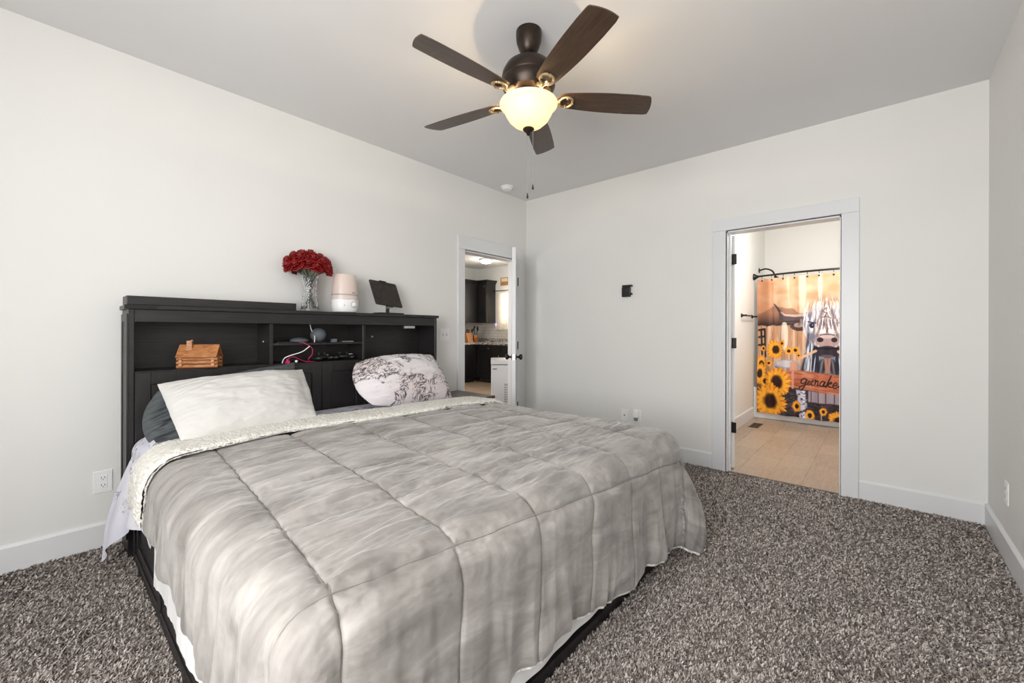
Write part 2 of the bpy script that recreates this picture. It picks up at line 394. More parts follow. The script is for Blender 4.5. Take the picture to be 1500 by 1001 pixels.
# ------------------------------------------------------------------ doors
def hinge_mb(p, along, out, h=0.09):
    """leaf plate + knuckle; p bottom point"""
    m = MB(); p = Vector(p); a = Vector(along); o = Vector(out)
    vs = [p + a * u + o * d + Vector((0, 0, z)) for z in (0, h) for d in (0, .003) for u in (0, .034)]
    m.add(vs, [(0, 2, 3, 1), (4, 5, 7, 6), (0, 1, 5, 4), (2, 6, 7, 3), (0, 4, 6, 2), (1, 3, 7, 5)])
    m.cyl(p + a * 0 + o * .006, p + o * .006 + Vector((0, 0, h)), .006, n=10)
    for k in range(3): m.cyl(p + a * .018 + o * .003 + Vector((0, 0, .015 + k * .03)), p + a * .018 + o * .0045 + Vector((0, 0, .015 + k * .03)), .004, n=8)
    return m
def make_door(name, hinge, latch, z0, z1, thick, knob_z=None, sides=(1, -1)):
    hx, hy = hinge; lx, ly = latch; d = Vector((lx - hx, ly - hy, 0)); L = d.length; d.normalize(); n = Vector((-d.y, d.x, 0))
    m = MB(); o = Vector((hx, hy, 0))
    def blk(u0, u1, za, zb, t0, t1):
        vs = [o + d * u + n * t + Vector((0, 0, z)) for z in (za, zb) for t in (t0, t1) for u in (u0, u1)]
        m.add(vs, [(0, 2, 3, 1), (4, 5, 7, 6), (0, 1, 5, 4), (2, 6, 7, 3), (0, 4, 6, 2), (1, 3, 7, 5)])
    t = thick / 2; r = .11
    blk(0, r, z0, z1, -t, t); blk(L - r, L, z0, z1, -t, t); blk(r, L - r, z0, z0 + .2, -t, t); blk(r, L - r, z1 - .12, z1, -t, t)
    blk(r, L - r, .95, 1.07, -t, t); blk(r, L - r, z0 + .2, .95, -t + .008, t - .008); blk(r, L - r, 1.07, z1 - .12, -t + .008, t - .008)
    door = struct(m.build(name, M['door'], bevel=.0015, seg=1))
    if knob_z:
        c = o + d * (L - .065) + Vector((0, 0, knob_z))
        for sg in sides:
            prof = [(.030, 0), (.031, .006), (.012, .009), (.009, .022), (.013, .030), (.025, .040), (.029, .052), (.026, .062), (.012, .068), (0, .069)]
            MB().lathe(prof, c + n * (sg * t), 24, n * sg).build('door_knob', M['blackmetal'], door, smooth=True)
        c2 = o + d * L + Vector((0, 0, knob_z))
        q = MB()
        vs = [c2 + n * a + d * b + Vector((0, 0, z)) for z in (-.028, .028) for a in (-.0115, .0115) for b in (0, .0015)]
        q.add(vs, [(0, 2, 3, 1), (4, 5, 7, 6), (0, 1, 5, 4), (2, 6, 7, 3), (0, 4, 6, 2), (1, 3, 7, 5)])
        q.cyl(c2 + d * .001, c2 + d * .009, .008, .006, 10)
        q.build('latch_plate', M['silver'], door)
    return door, o, d, n, L
dr, o_, d_, n_, L_ = make_door('door_1', (3.636, 3.153), (3.056, 2.677), 0.012, 2.012, .036, .937)
for z in (.28, .98, 1.72):
    hm = MB(); hm.cyl((3.664, 3.154, z), (3.664, 3.154, z + .09), .0125, n=10); hm.box(3.655, 3.690, 3.163, 3.1675, z, z + .09)
    hm.build('hinge', M['black'], dr)
dr2, o2, d2, n2, L2 = make_door('door_2', (3.985, .962), (4.625, 1.255), 0.012, 2.03, .036, .937, (-1,))
for z in (.32, 1.05, 1.775):
    hm = MB(); hm.box(3.935, 3.972, .9665, .9705, z, z + .09); hm.cyl((3.981, .955, z), (3.981, .955, z + .09), .007, n=10)
    hm.box(3.9665, 3.9695, .928, .9665, z, z + .09); hm.build('hinge', M['blackmetal'], dr2)

# ================================================================== CARPET PILE
def carpet():
    rs = np.random.RandomState(5)
    n = 520000
    # denser close to the camera
    x = rs.uniform(-.45, B - .015, n * 3); y = rs.uniform(R + .015, A - .015, n * 3)
    d = np.hypot(x, y)
    keep = (rs.rand(n * 3) < np.clip(1.6 / (d + .1), .38, 1)) & ~((x > .316) & (x < 2.272) & (y > .842)) & ~((x > 2.36) & (y > 2.68) & (x < 2.765) & (y < 3.16)) & (x + y > .5)
    az = np.degrees(np.arctan2(y, x)); keep &= (az < 97) & (az > -14)
    x = x[keep][:n]; y = y[keep][:n]; n = len(x)
    d = np.hypot(x, y)
    # local lay of the pile
    lay = fbm(x * 2.2, y * 2.2, 3, 3) * 3 + rs.normal(0, 1.9, n)
    L = rs.uniform(.012, .024, n); W = rs.uniform(.0018, .0030, n) * (1 + .22 * np.clip(d - 1.5, 0, 3))
    lean = rs.uniform(.45, 1.2, n)
    dx, dy = np.cos(lay), np.sin(lay); sx, sy = -dy, dx
    P = np.zeros((n, 6, 3))
    for k, (h, w) in enumerate(((0, 1.0), (.6, 1.0), (1.0, .35))):
        rr = L * h * np.sin(lean * (.4 + .6 * h)); zz = L * h * np.cos(lean * (.4 + .6 * h))
        for j, sg in enumerate((-1, 1)):
            P[:, k * 2 + j, 0] = x + dx * rr + sx * W * w * sg; P[:, k * 2 + j, 1] = y + dy * rr + sy * W * w * sg
            P[:, k * 2 + j, 2] = zz + W * w * sg * .5 + .001
    P[:, :, 0] = np.clip(P[:, :, 0], N + .016, B - .0155 * 1); P[:, :, 1] = np.clip(P[:, :, 1], R + .016, A - .016)
    base_i = (np.arange(n) * 6)[:, None]
    q = np.concatenate([base_i + np.array([[0, 1, 3, 2]]), base_i + np.array([[2, 3, 5, 4]])], 1).reshape(-1)
    me = bpy.data.meshes.new('carpet_pile'); me.vertices.add(n * 6); me.vertices.foreach_set('co', P.reshape(-1).astype(np.float32))
    me.loops.add(len(q)); me.loops.foreach_set('vertex_index', q.astype(np.int32)); me.polygons.add(len(q) // 4)
    me.polygons.foreach_set('loop_start', np.arange(0, len(q), 4, dtype=np.int32)); me.update(calc_edges=True)
    me.polygons.foreach_set('use_smooth', np.ones(len(me.polygons), dtype=bool))
    me.materials.append(M['carpet'])
    o = bpy.data.objects.new('carpet_pile', me); C.objects.link(o)
    tag(o, 'grey brown shaggy wall to wall carpet pile of the bedroom', 'carpet', kind='stuff')
carpet()

# ================================================================== BED
bed = thing('bed', (1.3, 1.9, 0), 'king bed with espresso bookcase headboard and drawer base', 'bed')
FY, HB0, HB1 = 2.93, 0.305, 2.315
m = MB(); YB = A - .003
# headboard carcass
m.box(HB0, HB0 + .022, FY, YB, 0, 1.305).box(HB1 - .022, HB1, FY, YB, 0, 1.305)
m.box(HB0 + .022, HB1 - .022, YB - .008, YB, 0.0, 1.305)
m.box(HB0 + .022, HB1 - .022, FY, FY + .02, 1.237, 1.305)
m.box(HB0 + .022, HB1 - .022, FY + .012, YB - .008, .955, .975)
m.box(.977, .997, FY + .006, YB - .008, .975, 1.237).box(1.617, 1.637, FY + .006, YB - .008, .975, 1.237)
m.box(HB0 + .022, HB1 - .022, FY + .02, FY + .03, 0, .955)
hb = m.build('headboard', [M['esp']], bed, bevel=.002, seg=1)
MB().box(HB0 - .012, HB1 + .012, FY - .015, YB, 1.305, 1.327).build('top_board', M['esp'], hb, bevel=.003)
MB().box(.997, 1.617, FY + .012, YB - .01, 1.096, 1.109).build('shelf', M['esp'], hb)
for (x0, x1, nm) in ((HB0 + .024, .985, 'panel_door'), (.988, 1.306, 'panel_door'), (1.309, 1.626, 'panel_door'), (1.629, HB1 - .024, 'panel_door')):
    MB().panel(x0, FY + .02, .33, (1, 0, 0), x1 - x0, .638, (0, -1, 0), .022, .065, .009).build(nm, M['espz'], hb, bevel=.002, seg=1)
sm = MB().panel(HB0 + .001, YB - .02, .1, (0, -1, 0), YB - FY - .03, 1.18, (-1, 0, 0), .008, .04, .004).build('side_panel', M['espz'], hb)
for (x, z, y) in ((.618, 1.127, YB - .012), (1.833, 1.144, YB - .012)):
    tg = MB().cyl((x, y, z), (x, y + .004, z), .007, n=14).build('bolt_cap', M['white'], hb)
MB().cyl((.976, 3.05, 1.12), (.972, 3.05, 1.12), .005, n=12).build('bolt_cap', M['white'], hb)
ledm = MB().box(1.995, 2.10, FY + .021, FY + .045, 1.213, 1.235).build('reading_light', M['silver'], hb, bevel=.002); ledm['label'] = 'small silver strip light under the headboard top'
# drawer base
X0, X1, Y0 = .322, 2.268, .848
m = MB(); m.box(X0, X1, Y0, FY - .01, .0, .05).box(X0 + .02, X1 - .02, Y0 + .02, FY - .01, .05, .30).box(X0, X1, Y0, FY - .01, .27, .315)
for yy in (Y0, Y0 + .66, Y0 + 1.33, FY - .07):
    m.box(X0, X0 + .03, yy, yy + .06, .05, .27); m.box(X1 - .03, X1, yy, yy + .06, .05, .27)
for xx in (X0, X0 + .63, X0 + 1.25, X1 - .06): m.box(xx, xx + .06, Y0, Y0 + .03, .05, .27)
fr = m.build('base_frame', M['espy'], bed, bevel=.003)
for k in range(3):
    y0 = Y0 + .066 + k * .665; L = .59
    d = MB().panel(X0 + .03, y0, .056, (0, 1, 0), L, .208, (-1, 0, 0), .024, .04, .01).build('drawer', M['espy'], fr, bevel=.002, seg=1)
    d = MB().panel(X1 - .03, y0, .056, (0, 1, 0), L, .208, (1, 0, 0), .024, .04, .01).build('drawer', M['espy'], fr, bevel=.002, seg=1)
# mattress
def rbox(x0, x1, y0, y1, z0, z1, name, mt, r, **k):
    return MB().box(x0, x1, y0, y1, z0, z1).build(name, mt, bevel=r, seg=5, smooth=True, **k)
M['mattress'] = noisy('white_mattress_ticking', (.7, .7, .7, 1), (.78, .78, .78, 1), 30, .8, bump=.3, bscale=60)
tag(rbox(.345, 2.25, .885, 2.915, .316, .615, 'mattress', M['mattress'], .05), 'thick white mattress under the sheets of the bed', 'mattress')

TOPZ = .652
def drape(s, t, x0, x1, y0, rad, top, flare, rip=0.0, seed=0, zmin=.02):
    dxl = np.maximum(x0 + rad - s, 0); dxr = np.maximum(s - (x1 - rad), 0); dy = np.maximum(y0 + rad - t, 0)
    dx = dxr - dxl; d = np.hypot(dx, dy) + 1e-9; ux, uy = dx / d, -dy / d
    q = np.minimum(d, rad * PI / 2); drop = rad * (1 - np.cos(q / rad)); adv = rad * np.sin(q / rad)
    e = np.maximum(d - rad * PI / 2, 0)
    cx = np.clip(s, x0 + rad, x1 - rad); cy = np.maximum(t, y0 + rad)
    per = np.where(dy > np.abs(dx), s, t) + np.arctan2(dy, np.abs(dx) + 1e-9) * .12
    corner = np.clip(np.minimum(np.abs(dx), dy) / .25, 0, 1)
    rr = rip * (np.sin(per * 17 + 2.2 * np.sin(per * 3.1 + seed) + seed) + .6 * np.sin(per * 37 + 1.3 * seed + 2 * np.sin(per * 5.0)) * .6)
    k = np.clip(e / .3, 0, 1.3)
    th = np.arctan2(dy, np.abs(dx) + 1e-9)
    cr = corner * np.clip(e / .35, 0, 1.2) * (.045 * np.sin(th * 7 + .6) + .085)
    adv = adv + e * flare + rr * k + cr
    z = top - drop - e * (1 - flare * flare * .5)
    over = np.maximum(zmin - z, 0); z = np.maximum(z, zmin + .004 * np.sin(over * 60)); adv = adv + over * .8
    crown = .012 * np.clip((s - x0) / .5, 0, 1) * np.clip((x1 - s) / .5, 0, 1) * np.clip((t - y0) / .5, 0, 1)
    return np.stack([cx + ux * adv, cy + uy * adv, z + crown], -1)
TH = .088
def ab2st(a, b): return .405 + a * math.cos(TH) + b * math.sin(TH), .86 - a * math.sin(TH) + b * math.cos(TH)

def suede():
    m = mat('grey_suede_comforter', (0.3, 0.28, 0.26, 1), 0.85); t = NT(m); v = t.coord((2.2, 7, 1), 'UV')
    f = t.noise(v, 1.6, 5, 0.6, 0.8); f2 = t.noise(t.coord((1, 1, 1), 'UV', (0, 0, .5)), 4, 4, .6, 0.6)
    k = t.math('ADD', t.math('MULTIPLY', f, .6), t.math('MULTIPLY', f2, .4))
    t.col(t.ramp(k, [(0.38, (0.185, 0.172, 0.162, 1)), (0.5, (0.270, 0.254, 0.241, 1)), (0.62, (0.375, 0.357, 0.340, 1))]))
    t.p.inputs['Sheen Weight'].default_value = .35; t.p.inputs['Sheen Roughness'].default_value = .4; t.p.inputs['Specular IOR Level'].default_value = .15
    t.bump(t.noise(t.coord((1, 1, 1), 'UV'), 500, 2), .15, .002)
    return m
M['suede'] = suede()
M['stitch'] = mat('dark_grey_piping', (0.17, 0.157, 0.148, 1), .8)
def sherpa():
    m = mat('cream_sherpa_fleece', (0.72, 0.71, 0.67, 1), 0.95); t = NT(m); v = t.coord((1, 1, 1))
    vo = t.n('ShaderNodeTexVoronoi'); t.l(v, vo.inputs['Vector']); vo.inputs['Scale'].default_value = 110
    t.col(t.ramp(t.noise(v, 60, 3), [(0.35, (0.62, 0.60, 0.55, 1)), (0.6, (0.80, 0.79, 0.75, 1))])); t.bump(vo.outputs['Distance'], .6, .006)
    t.p.inputs['Specular IOR Level'].default_value = .1
    return m
M['sherpa'] = sherpa()
def toile(name, base_c, ink, tint=None, sc=1.0, kind='UV', dens=.5):
    """white cotton printed with dark sketchy sprigs gathered into clusters"""
    m = mat(name, base_c, .8); t = NT(m); v = t.coord((1, 1, 1), kind)
    cl = t.noise(v, 4.2 * sc, 4, .65, .6)
    n1 = t.noise(v, 10 * sc, 5, .68, 1.0)
    n2 = t.noise(v, 6 * sc, 3, .6, 2.6)
    l1 = t.ramp(n1, [(.46, (0, 0, 0, 1)), (.478, (1, 1, 1, 1)), (.51, (1, 1, 1, 1)), (.53, (0, 0, 0, 1))])
    l2 = t.ramp(n2, [(.475, (0, 0, 0, 1)), (.49, (1, 1, 1, 1)), (.505, (1, 1, 1, 1)), (.52, (0, 0, 0, 1))])
    s = t.math('MAXIMUM', l1, l2)
    mask = t.ramp(cl, [(dens, (0, 0, 0, 1)), (dens + .03, (1, 1, 1, 1))])
    f = t.math('MULTIPLY', t.math('MULTIPLY', s, mask), .9)
    b = base_c
    if tint: b = t.mix(t.ramp(t.noise(v, 2.5 * sc, 2), [(.4, (0, 0, 0, 1)), (.65, (1, 1, 1, 1))]), base_c, tint)
    t.col(t.mix(f, b, ink)); t.p.inputs['Specular IOR Level'].default_value = .2
    return m
M['toile_sheet'] = toile('toile_print_sheet', (0.70, 0.70, 0.76, 1), (0.06, 0.06, 0.10, 1), (0.64, 0.64, 0.74, 1), 1.6, 'UV', .56)
M['toile_pillow'] = toile('toile_print_pillowcase', (0.76, 0.73, 0.76, 1), (0.025, 0.022, 0.04, 1), (0.70, 0.62, 0.61, 1), 1.0, 'UV', .475)
M['sheet'] = noisy('white_cotton_sheet', (0.72, 0.72, 0.73, 1), (0.77, 0.77, 0.77, 1), 3, .8)

# ---- comforter
F_B = 1.43; AL = -.455; BL_ = -.42
def comforter():
    root = thing('comforter', (1.3, 1.6, .3), 'grey quilted suede comforter with cream sherpa lining spread over the bed', 'comforter')
    na, nb = 620, 520
    a = np.linspace(AL, 2.06, na)[:, None] * np.ones((1, nb)); b = np.linspace(BL_, F_B, nb)[None, :] * np.ones((na, 1))
    hem = .012 * np.sin(a * 9) ; bb = b + hem * np.clip((-.2 - b) / .2, 0, 1)
    s, t = ab2st(a, bb)
    P = drape(s, t, .292, 2.325, .792, .11, TOPZ, .035, .009, 1)
    n = normals(P)
    if n[na // 2, nb // 2, 2] < 0: n = -n
    seam_a = [0.318 * k for k in range(6)] ; seam_b = [0, .335, .67, 1.0, 1.34]
    da = np.min(np.stack([np.abs(a - k + .002 * np.sin(b * 23 + k * 5)) for k in seam_a]), 0)
    db = np.min(np.stack([np.abs(b - k + .002 * np.sin(a * 19 + k * 3)) for k in seam_b]), 0)
    edge = np.minimum(np.minimum(a - AL, 2.06 - a), b - BL_)
    dist = np.minimum(np.minimum(da, db), edge * 1.2)
    puff = .0115 * (1 - np.exp(-dist / .035)) - .004 * np.exp(-(np.minimum(da, db) / .0045) ** 2)
    # big soft undulation, wrinkles across the top, folds down the drops
    s0 = np.clip((P[..., 2] - (TOPZ - .12)) / .12, 0, 1)           # 1 on top, 0 on drop
    left = ((s < .40) & (t > .9)).astype(float)
    onfoot = 1 - left
    big = .010 * fbm(a * 2.3, b * 2.3, 2, 4)
    w1 = fbm(a * 7 + b * 3.0, b * 34 - a * 6, 3, 9); m1 = np.clip(fbm(a * 2.1, b * 2.6, 2, 21) * 2 + .55, 0, 1)
    w2 = ridge(a * 5 + b * 5, b * 22 - a * 5, 33)
    seamk = np.exp(-np.minimum(da, db) / .035)
    wr_top = .0105 * w1 * m1 + .0026 * np.clip(w2, 0, 1) * m1 + .006 * seamk * fbm(a * 38, b * 38, 2, 12)
    vert = .017 * fbm(a * 11, b * 2.2 + a, 3, 41); horiz = .017 * fbm(b * 11, a * 2.0, 3, 45)
    lowfold = .010 * ridge(a * 16 + .8 * fbm(a * 3, b * 3, 2, 5), b * 1.5, 52) * np.clip((.45 - P[..., 2]) / .3, 0, 1)
    wr_side = np.where(left > .5, horiz + .0035 * ridge(b * 20, a * 3, 57), vert + lowfold)
    disp = puff + big + wr_top * s0 + wr_side * (1 - s0) + .0012 * fbm(a * 60, b * 60, 2, 70)
    P2 = P + n * disp[..., None]
    P2[..., 2] = np.maximum(P2[..., 2], .016)
    uv = np.stack([a, b], -1)
    q = grid_mesh('quilted_top', P2, M['suede'], root, uv, thick=.012)
    # piping cord sewn in the seams
    def seam(ps, nm='seam_piping'):
        MBx = MB(); MBx.tube([tuple(p) for p in ps], .0017, 5); MBx.build(nm, M['stitch'], root, smooth=True)
    for k in seam_a:
        i = int(round((k - AL) / (2.06 - AL) * (na - 1)))
        row = np.array([P2[int(np.clip(round((k - .002 * math.sin(bv * 23 + k * 5) - AL) / (2.06 - AL) * (na - 1)), 0, na - 1)), j] for j, bv in zip(range(0, nb, 5), b[0, ::5])])
        seam(row + n[i, ::5] * .0002)
    for k in seam_b[:-1]:
        row = []
        for i in range(0, na, 5):
            j = int(np.clip(round((k - .002 * math.sin(a[i, 0] * 19 + k * 3) - BL_) / (F_B - BL_) * (nb - 1)), 0, nb - 1)); row.append(P2[i, j] + n[i, j] * .0002)
        seam(row)
    # hem rim of sherpa along the foot and side
    m_ = MB(); m_.tube([tuple(P2[i, 0] + np.array([0, 0.010, -.006])) for i in range(0, na, 4)], .0065, 7); m_.build('sherpa_hem', M['sherpa'], root, smooth=True)
    # folded-back sherpa cuff
    nu, nw = 520, 90
    aa = np.linspace(-.43, 2.00, nu)[:, None] * np.ones((1, nw)); w = np.linspace(0, 1, nw)[None, :] * np.ones((nu, 1))
    # cross-section loop: front roll, across the top to the back edge, back underneath
    wid = .29 + .02 * np.sin(aa * 4 + 1)
    frontb = F_B - .02 + .012 * np.sin(aa * 5.0) - .10 * np.clip((.28 - aa) / .5, 0, 1) ** .9
    ph = w * 2 * PI
    cx_ = np.cos(ph); sx_ = np.sin(ph)
    bloc = frontb + wid * (0.5 - .5 * np.sign(cx_) * np.abs(cx_) ** .55)
    off = .021 + .017 * np.sign(sx_) * np.abs(sx_) ** .6 * (1 - .35 * (bloc - frontb) / wid)
    endp = np.clip((aa + .43) / .03, 0, 1) ** .5 * np.clip((2.00 - aa) / .03, 0, 1) ** .5
    off = .02 + (off - .02) * endp
    s, t = ab2st(aa, bloc)
    Pb = drape(s, t, .292, 2.325, .79, .11, TOPZ, .05, .006, 1)
    s2, t2 = ab2st(aa, bloc + .01); s3, t3 = ab2st(aa + .01, bloc)
    Pv = drape(s2, t2, .292, 2.325, .79, .11, TOPZ, .05, .006, 1) - Pb; Pu = drape(s3, t3, .292, 2.325, .79, .11, TOPZ, .05, .006, 1) - Pb
    nn = np.cross(Pu, Pv); nn /= np.linalg.norm(nn, axis=-1, keepdims=True) + 1e-12
    nn *= np.sign(nn[nu // 2, 0, 2])
    fluff = .0045 * fbm(aa * 70, w * wid * 2 * 90, 2, 81) + .003 * fbm(aa * 150, w * wid * 2 * 190, 2, 88) + .006 * fbm(aa * 8, w * 5, 2, 84)
    Q = Pb + nn * (off + fluff * (sx_ > -.3))[..., None]
    grid_mesh('sherpa_cuff', Q, M['sherpa'], root, np.stack([aa, w * .6], -1))
    return root
comforter()

# ---- white flat sheet hanging below the comforter, plus the printed sheet at the head
def sheets():
    na, nb = 360, 260
    a = np.linspace(-.52, 1.96 + .3, na)[:, None] * np.ones((1, nb)); b = np.linspace(-.515, 1.29, nb)[None, :] * np.ones((na, 1))
    hem_l = 0.0
    s = .405 + a; t = .86 + b + .01 * np.sin(a * 6)
    P = drape(s, t, .306, 2.30, .818, .08, TOPZ - .018, .01, .004, 4)
    n = normals(P); n *= np.sign(n[na // 2, nb // 2, 2])
    wz = fbm(b * 12, a * 3, 3, 60) * .010 * np.clip((.6 - P[..., 2]) / .2, 0, 1) * np.clip(np.where(s < .4, 1, .6), 0, 1)
    scal = .004 * np.abs(np.sin(b * 70)) * (a < -.46)
    P = P + n * wz[..., None]; P[..., 2] += scal
    o = grid_mesh('flat_sheet', P, M['sheet'], None, np.stack([a, b], -1), origin=(1.3, 1.6, .2))
    tag(o, 'plain white sheet hanging out below the grey comforter on the bed sides', 'sheet')
    # printed fitted sheet at the head of the mattress
    na, nb = 260, 150
    a = np.linspace(-.36, 2.05 + .3, na)[:, None] * np.ones((1, nb)); b = np.linspace(1.30, 2.046, nb)[None, :] * np.ones((na, 1))
    s = .405 + a; t = .86 + b
    P = drape(s, t, .315, 2.28, .6, .07, TOPZ - .024, .10, .004, 8)
    n = normals(P); n *= np.sign(n[na // 2, nb // 2, 2])
    P = P + n * (.006 * fbm(a * 9, b * 12, 3, 63))[..., None]
    o = grid_mesh('fitted_sheet', P, M['toile_sheet'], None, np.stack([a, b], -1), origin=(1.3, 2.5, .4))
    tag(o, 'white toile printed sheet on the mattress in front of the headboard', 'sheet')
    # loose tail of the printed top sheet hanging to the carpet by the headboard
    nu, nv = 90, 80
    u = np.linspace(0, 1, nu)[:, None] * np.ones((1, nv)); v = np.linspace(0, 1, nv)[None, :] * np.ones((nu, 1))
    y = 2.38 + .50 * u + .03 * v * u
    x = .375 - .13 * np.sin(np.clip(v * 1.6, 0, PI / 2)) * (.55 + .45 * u) - .05 * v * u ** 2 + .016 * np.sin(u * 15) * v
    zb = .30 - .265 * np.clip((u - .35) / .65, 0, 1) ** 1.1
    zt = TOPZ - .005
    z = zt - (zt - zb) * np.clip(v - .12 * np.sin(v * PI) * 0, 0, 1) ** 1.25
    P = np.stack([x, y, z], -1); n = normals(P); P += n * (.010 * fbm(u * 6, v * 3, 3, 66))[..., None]
    o = grid_mesh('top_sheet', P, M['toile_sheet'], None, np.stack([u * .5, v * .6], -1), origin=(.3, 2.7, .1))
    tag(o, 'pale printed sheet tail hanging off the bed side to the carpet by the headboard', 'sheet')
sheets()

# ---- pillows
def pillow(name, corners, thick, mt, label, seed, waist=.05, wr=.008, rk=(0, 0), ear=0.0, fold=None, uvs=(.7, .5), sag=0.0, back=.5, hemw=.03):
    """corners BL, BR, TR, TL; front faces the room"""
    BL, BR, TR, TL = [np.array(c, float) for c in corners]
    nu, nv = 150, 110; out = []
    uu = np.linspace(-1, 1, nu)[:, None] * np.ones((1, nv)); vv = np.linspace(-1, 1, nv)[None, :] * np.ones((nu, 1))
    pu = uu * (1 - waist * (1 - vv ** 2)); pv = vv * (1 - waist * 1.2 * (1 - uu ** 2))
    kk = rk[0] * (1 - uu) / 2 + rk[1] * (1 + uu) / 2
    pu = pu * np.sqrt(1 - kk * vv ** 2); pv = pv * np.sqrt(1 - kk * uu ** 2)
    U = (pu + 1) / 2; V = (pv + 1) / 2
    base_ = (BL * ((1 - U) * (1 - V))[..., None] + BR * (U * (1 - V))[..., None] + TR * (U * V)[..., None] + TL * ((1 - U) * V)[..., None])
    nrm = np.cross(BR - BL, TL - BL); nrm /= np.linalg.norm(nrm); nrm = nrm if nrm[1] < 0 else -nrm
    prof = (np.clip(1 - np.abs(uu) ** 2.6, 0, 1) ** .62) * (np.clip(1 - np.abs(vv) ** 2.4, 0, 1) ** .60)
    er = np.minimum(1 - np.abs(uu), 1 - np.abs(vv))
    wri = fbm(uu * 3 + vv * 2, vv * 5 - uu * 1.5, 3, seed) * wr + wr * .5 * np.clip(ridge(uu * 2.2 + vv * 1.4, vv * 6 - uu * 2, seed + 5), 0, 1)
    wri = wri + wr * 1.2 * fbm(uu * 9, vv * 9, 2, seed + 9) * np.exp(-er / .12)
    sagv = -sag * (1 - uu ** 2) * np.clip((vv + 1) / 2, 0, 1)
    ripple = .006 * fbm(uu * 6, vv * 6, 2, seed + 2)
    Fp = base_ + nrm * (thick * prof + wri * np.clip(er * 6, .3, 1) + ripple)[..., None]
    Bp = base_ - nrm * (thick * back * prof - ripple)[..., None]
    if ear:   # open hem of the pillowcase standing past the filling on the right edge
        k_ = np.clip((uu - .93) / .07, 0, 1)[..., None]; du_ = (BR - BL) / np.linalg.norm(BR - BL)
        add = k_ * (du_ * ear + nrm * (.004 * np.sin(vv * 6 + 1) * (1 + 0 * uu))[..., None]); Fp = Fp + add; Bp = Bp + add
    Fp[..., 2] += sagv; Bp[..., 2] += sagv
    # one closed surface: front grid rows joined to the back rows as a loop in v
    G = np.concatenate([Fp, Bp[:, ::-1][:, 1:-1]], axis=1)
    UVg = np.concatenate([np.stack([uu * uvs[0] / 2, vv * uvs[1] / 2], -1), np.stack([uu * uvs[0] / 2 + 3, vv * uvs[1] / 2], -1)[:, ::-1][:, 1:-1]], axis=1)
    G = np.swapaxes(G, 0, 1); UVg = np.swapaxes(UVg, 0, 1)
    c = tuple(float(k) for k in (BL + BR) / 2)
    o = grid_mesh(name, G, mt, None, UVg, closed_u=True, origin=c)
    return tag(o, label, 'pillow')
M['pil_white'] = noisy('off_white_cotton_pillowcase', (0.58, 0.575, 0.56, 1), (0.61, 0.605, 0.59, 1), 3, .8)
M['pil_dark'] = noisy('charcoal_cotton_pillowcase', (0.075, 0.085, 0.092, 1), (0.10, 0.11, 0.118, 1), 4, .75)
pillow('pillow', [(.335, 2.72, .57), (1.02, 2.68, .70), (1.10, 2.87, .985), (.36, 2.84, .885)], .095, M['pil_dark'], 'charcoal grey pillow standing against the headboard behind the off white pillow', 15, -.02, .034, rk=(.25, 0))
pillow('pillow', [(.425, 2.41, .672), (1.055, 2.44, .678), (1.09, 2.735, .958), (.375, 2.70, .93)], .10, M['pil_white'], 'off white pillow leaning over the charcoal pillow on the near side', 22, .03, .0065, rk=(.06, .10), ear=.022)
pillow('pillow', [(1.46, 2.62, .65), (2.30, 2.68, .63), (2.225, 2.885, 1.0), (1.44, 2.86, .985)], .13, M['toile_pillow'], 'plump pillow with black toile sketch print against the right headboard', 31, -.01, .012, rk=(.32, .08), uvs=(.8, .5))

# ================================================================== NIGHTSTAND
ns = thing('nightstand', (2.56, 2.92, 0), 'low espresso nightstand between the bed and the kitchen door', 'nightstand')
MB().box(2.35, 2.775, 2.655, 3.165, .575, .6).build('top', noisy('espresso_top', (0.05, 0.036, 0.03, 1), (0.075, 0.055, 0.046, 1), 30, .3, (1, 8, 1)), ns, bevel=.004)
MB().box(2.37, 2.755, 2.69, 3.15, .05, .575).build('cabinet', M['espz'], ns, bevel=.003)
for z in (.08, .33):
    dn = MB().panel(2.385, 2.69, z, (1, 0, 0), .355, .225, (0, -1, 0), .018, .03, .006).build('drawer', M['esp'], ns, bevel=.002)
    MB().lathe([(.006, 0), (.006, .012), (.014, .018), (.012, .028), (0, .030)], (2.5625, 2.672, z + .112), 16, (0, -1, 0)).build('knob', M['blackmetal'], dn, smooth=True)
for x in (2.375, 2.72):
    for y in (2.695, 3.115): MB().box(x, x + .03, y, y + .03, 0, .05).build('leg', M['espz'], ns)

# ================================================================== THINGS ON AND IN THE HEADBOARD
ZT = 1.3275
pl = thing('spare_rail', (.72, 3.05, ZT), 'long black wooden plank lying on the left half of the headboard top', 'wooden plank')
MB().box(.298, 1.142, 2.945, 3.10, ZT, ZT + .048).build('plank', M['esp'], pl, bevel=.003)
bk = MB(); bk.box(.286, .42, 2.911, 2.9145, 1.306, 1.326); bk.cyl((.40, 2.911, 1.316), (.40, 2.907, 1.316), .004, n=10); bk.box(.286, .2925, 2.9145, 2.95, 1.306, 1.326); bk.build('metal_bracket', M['blackmetal'], hb)

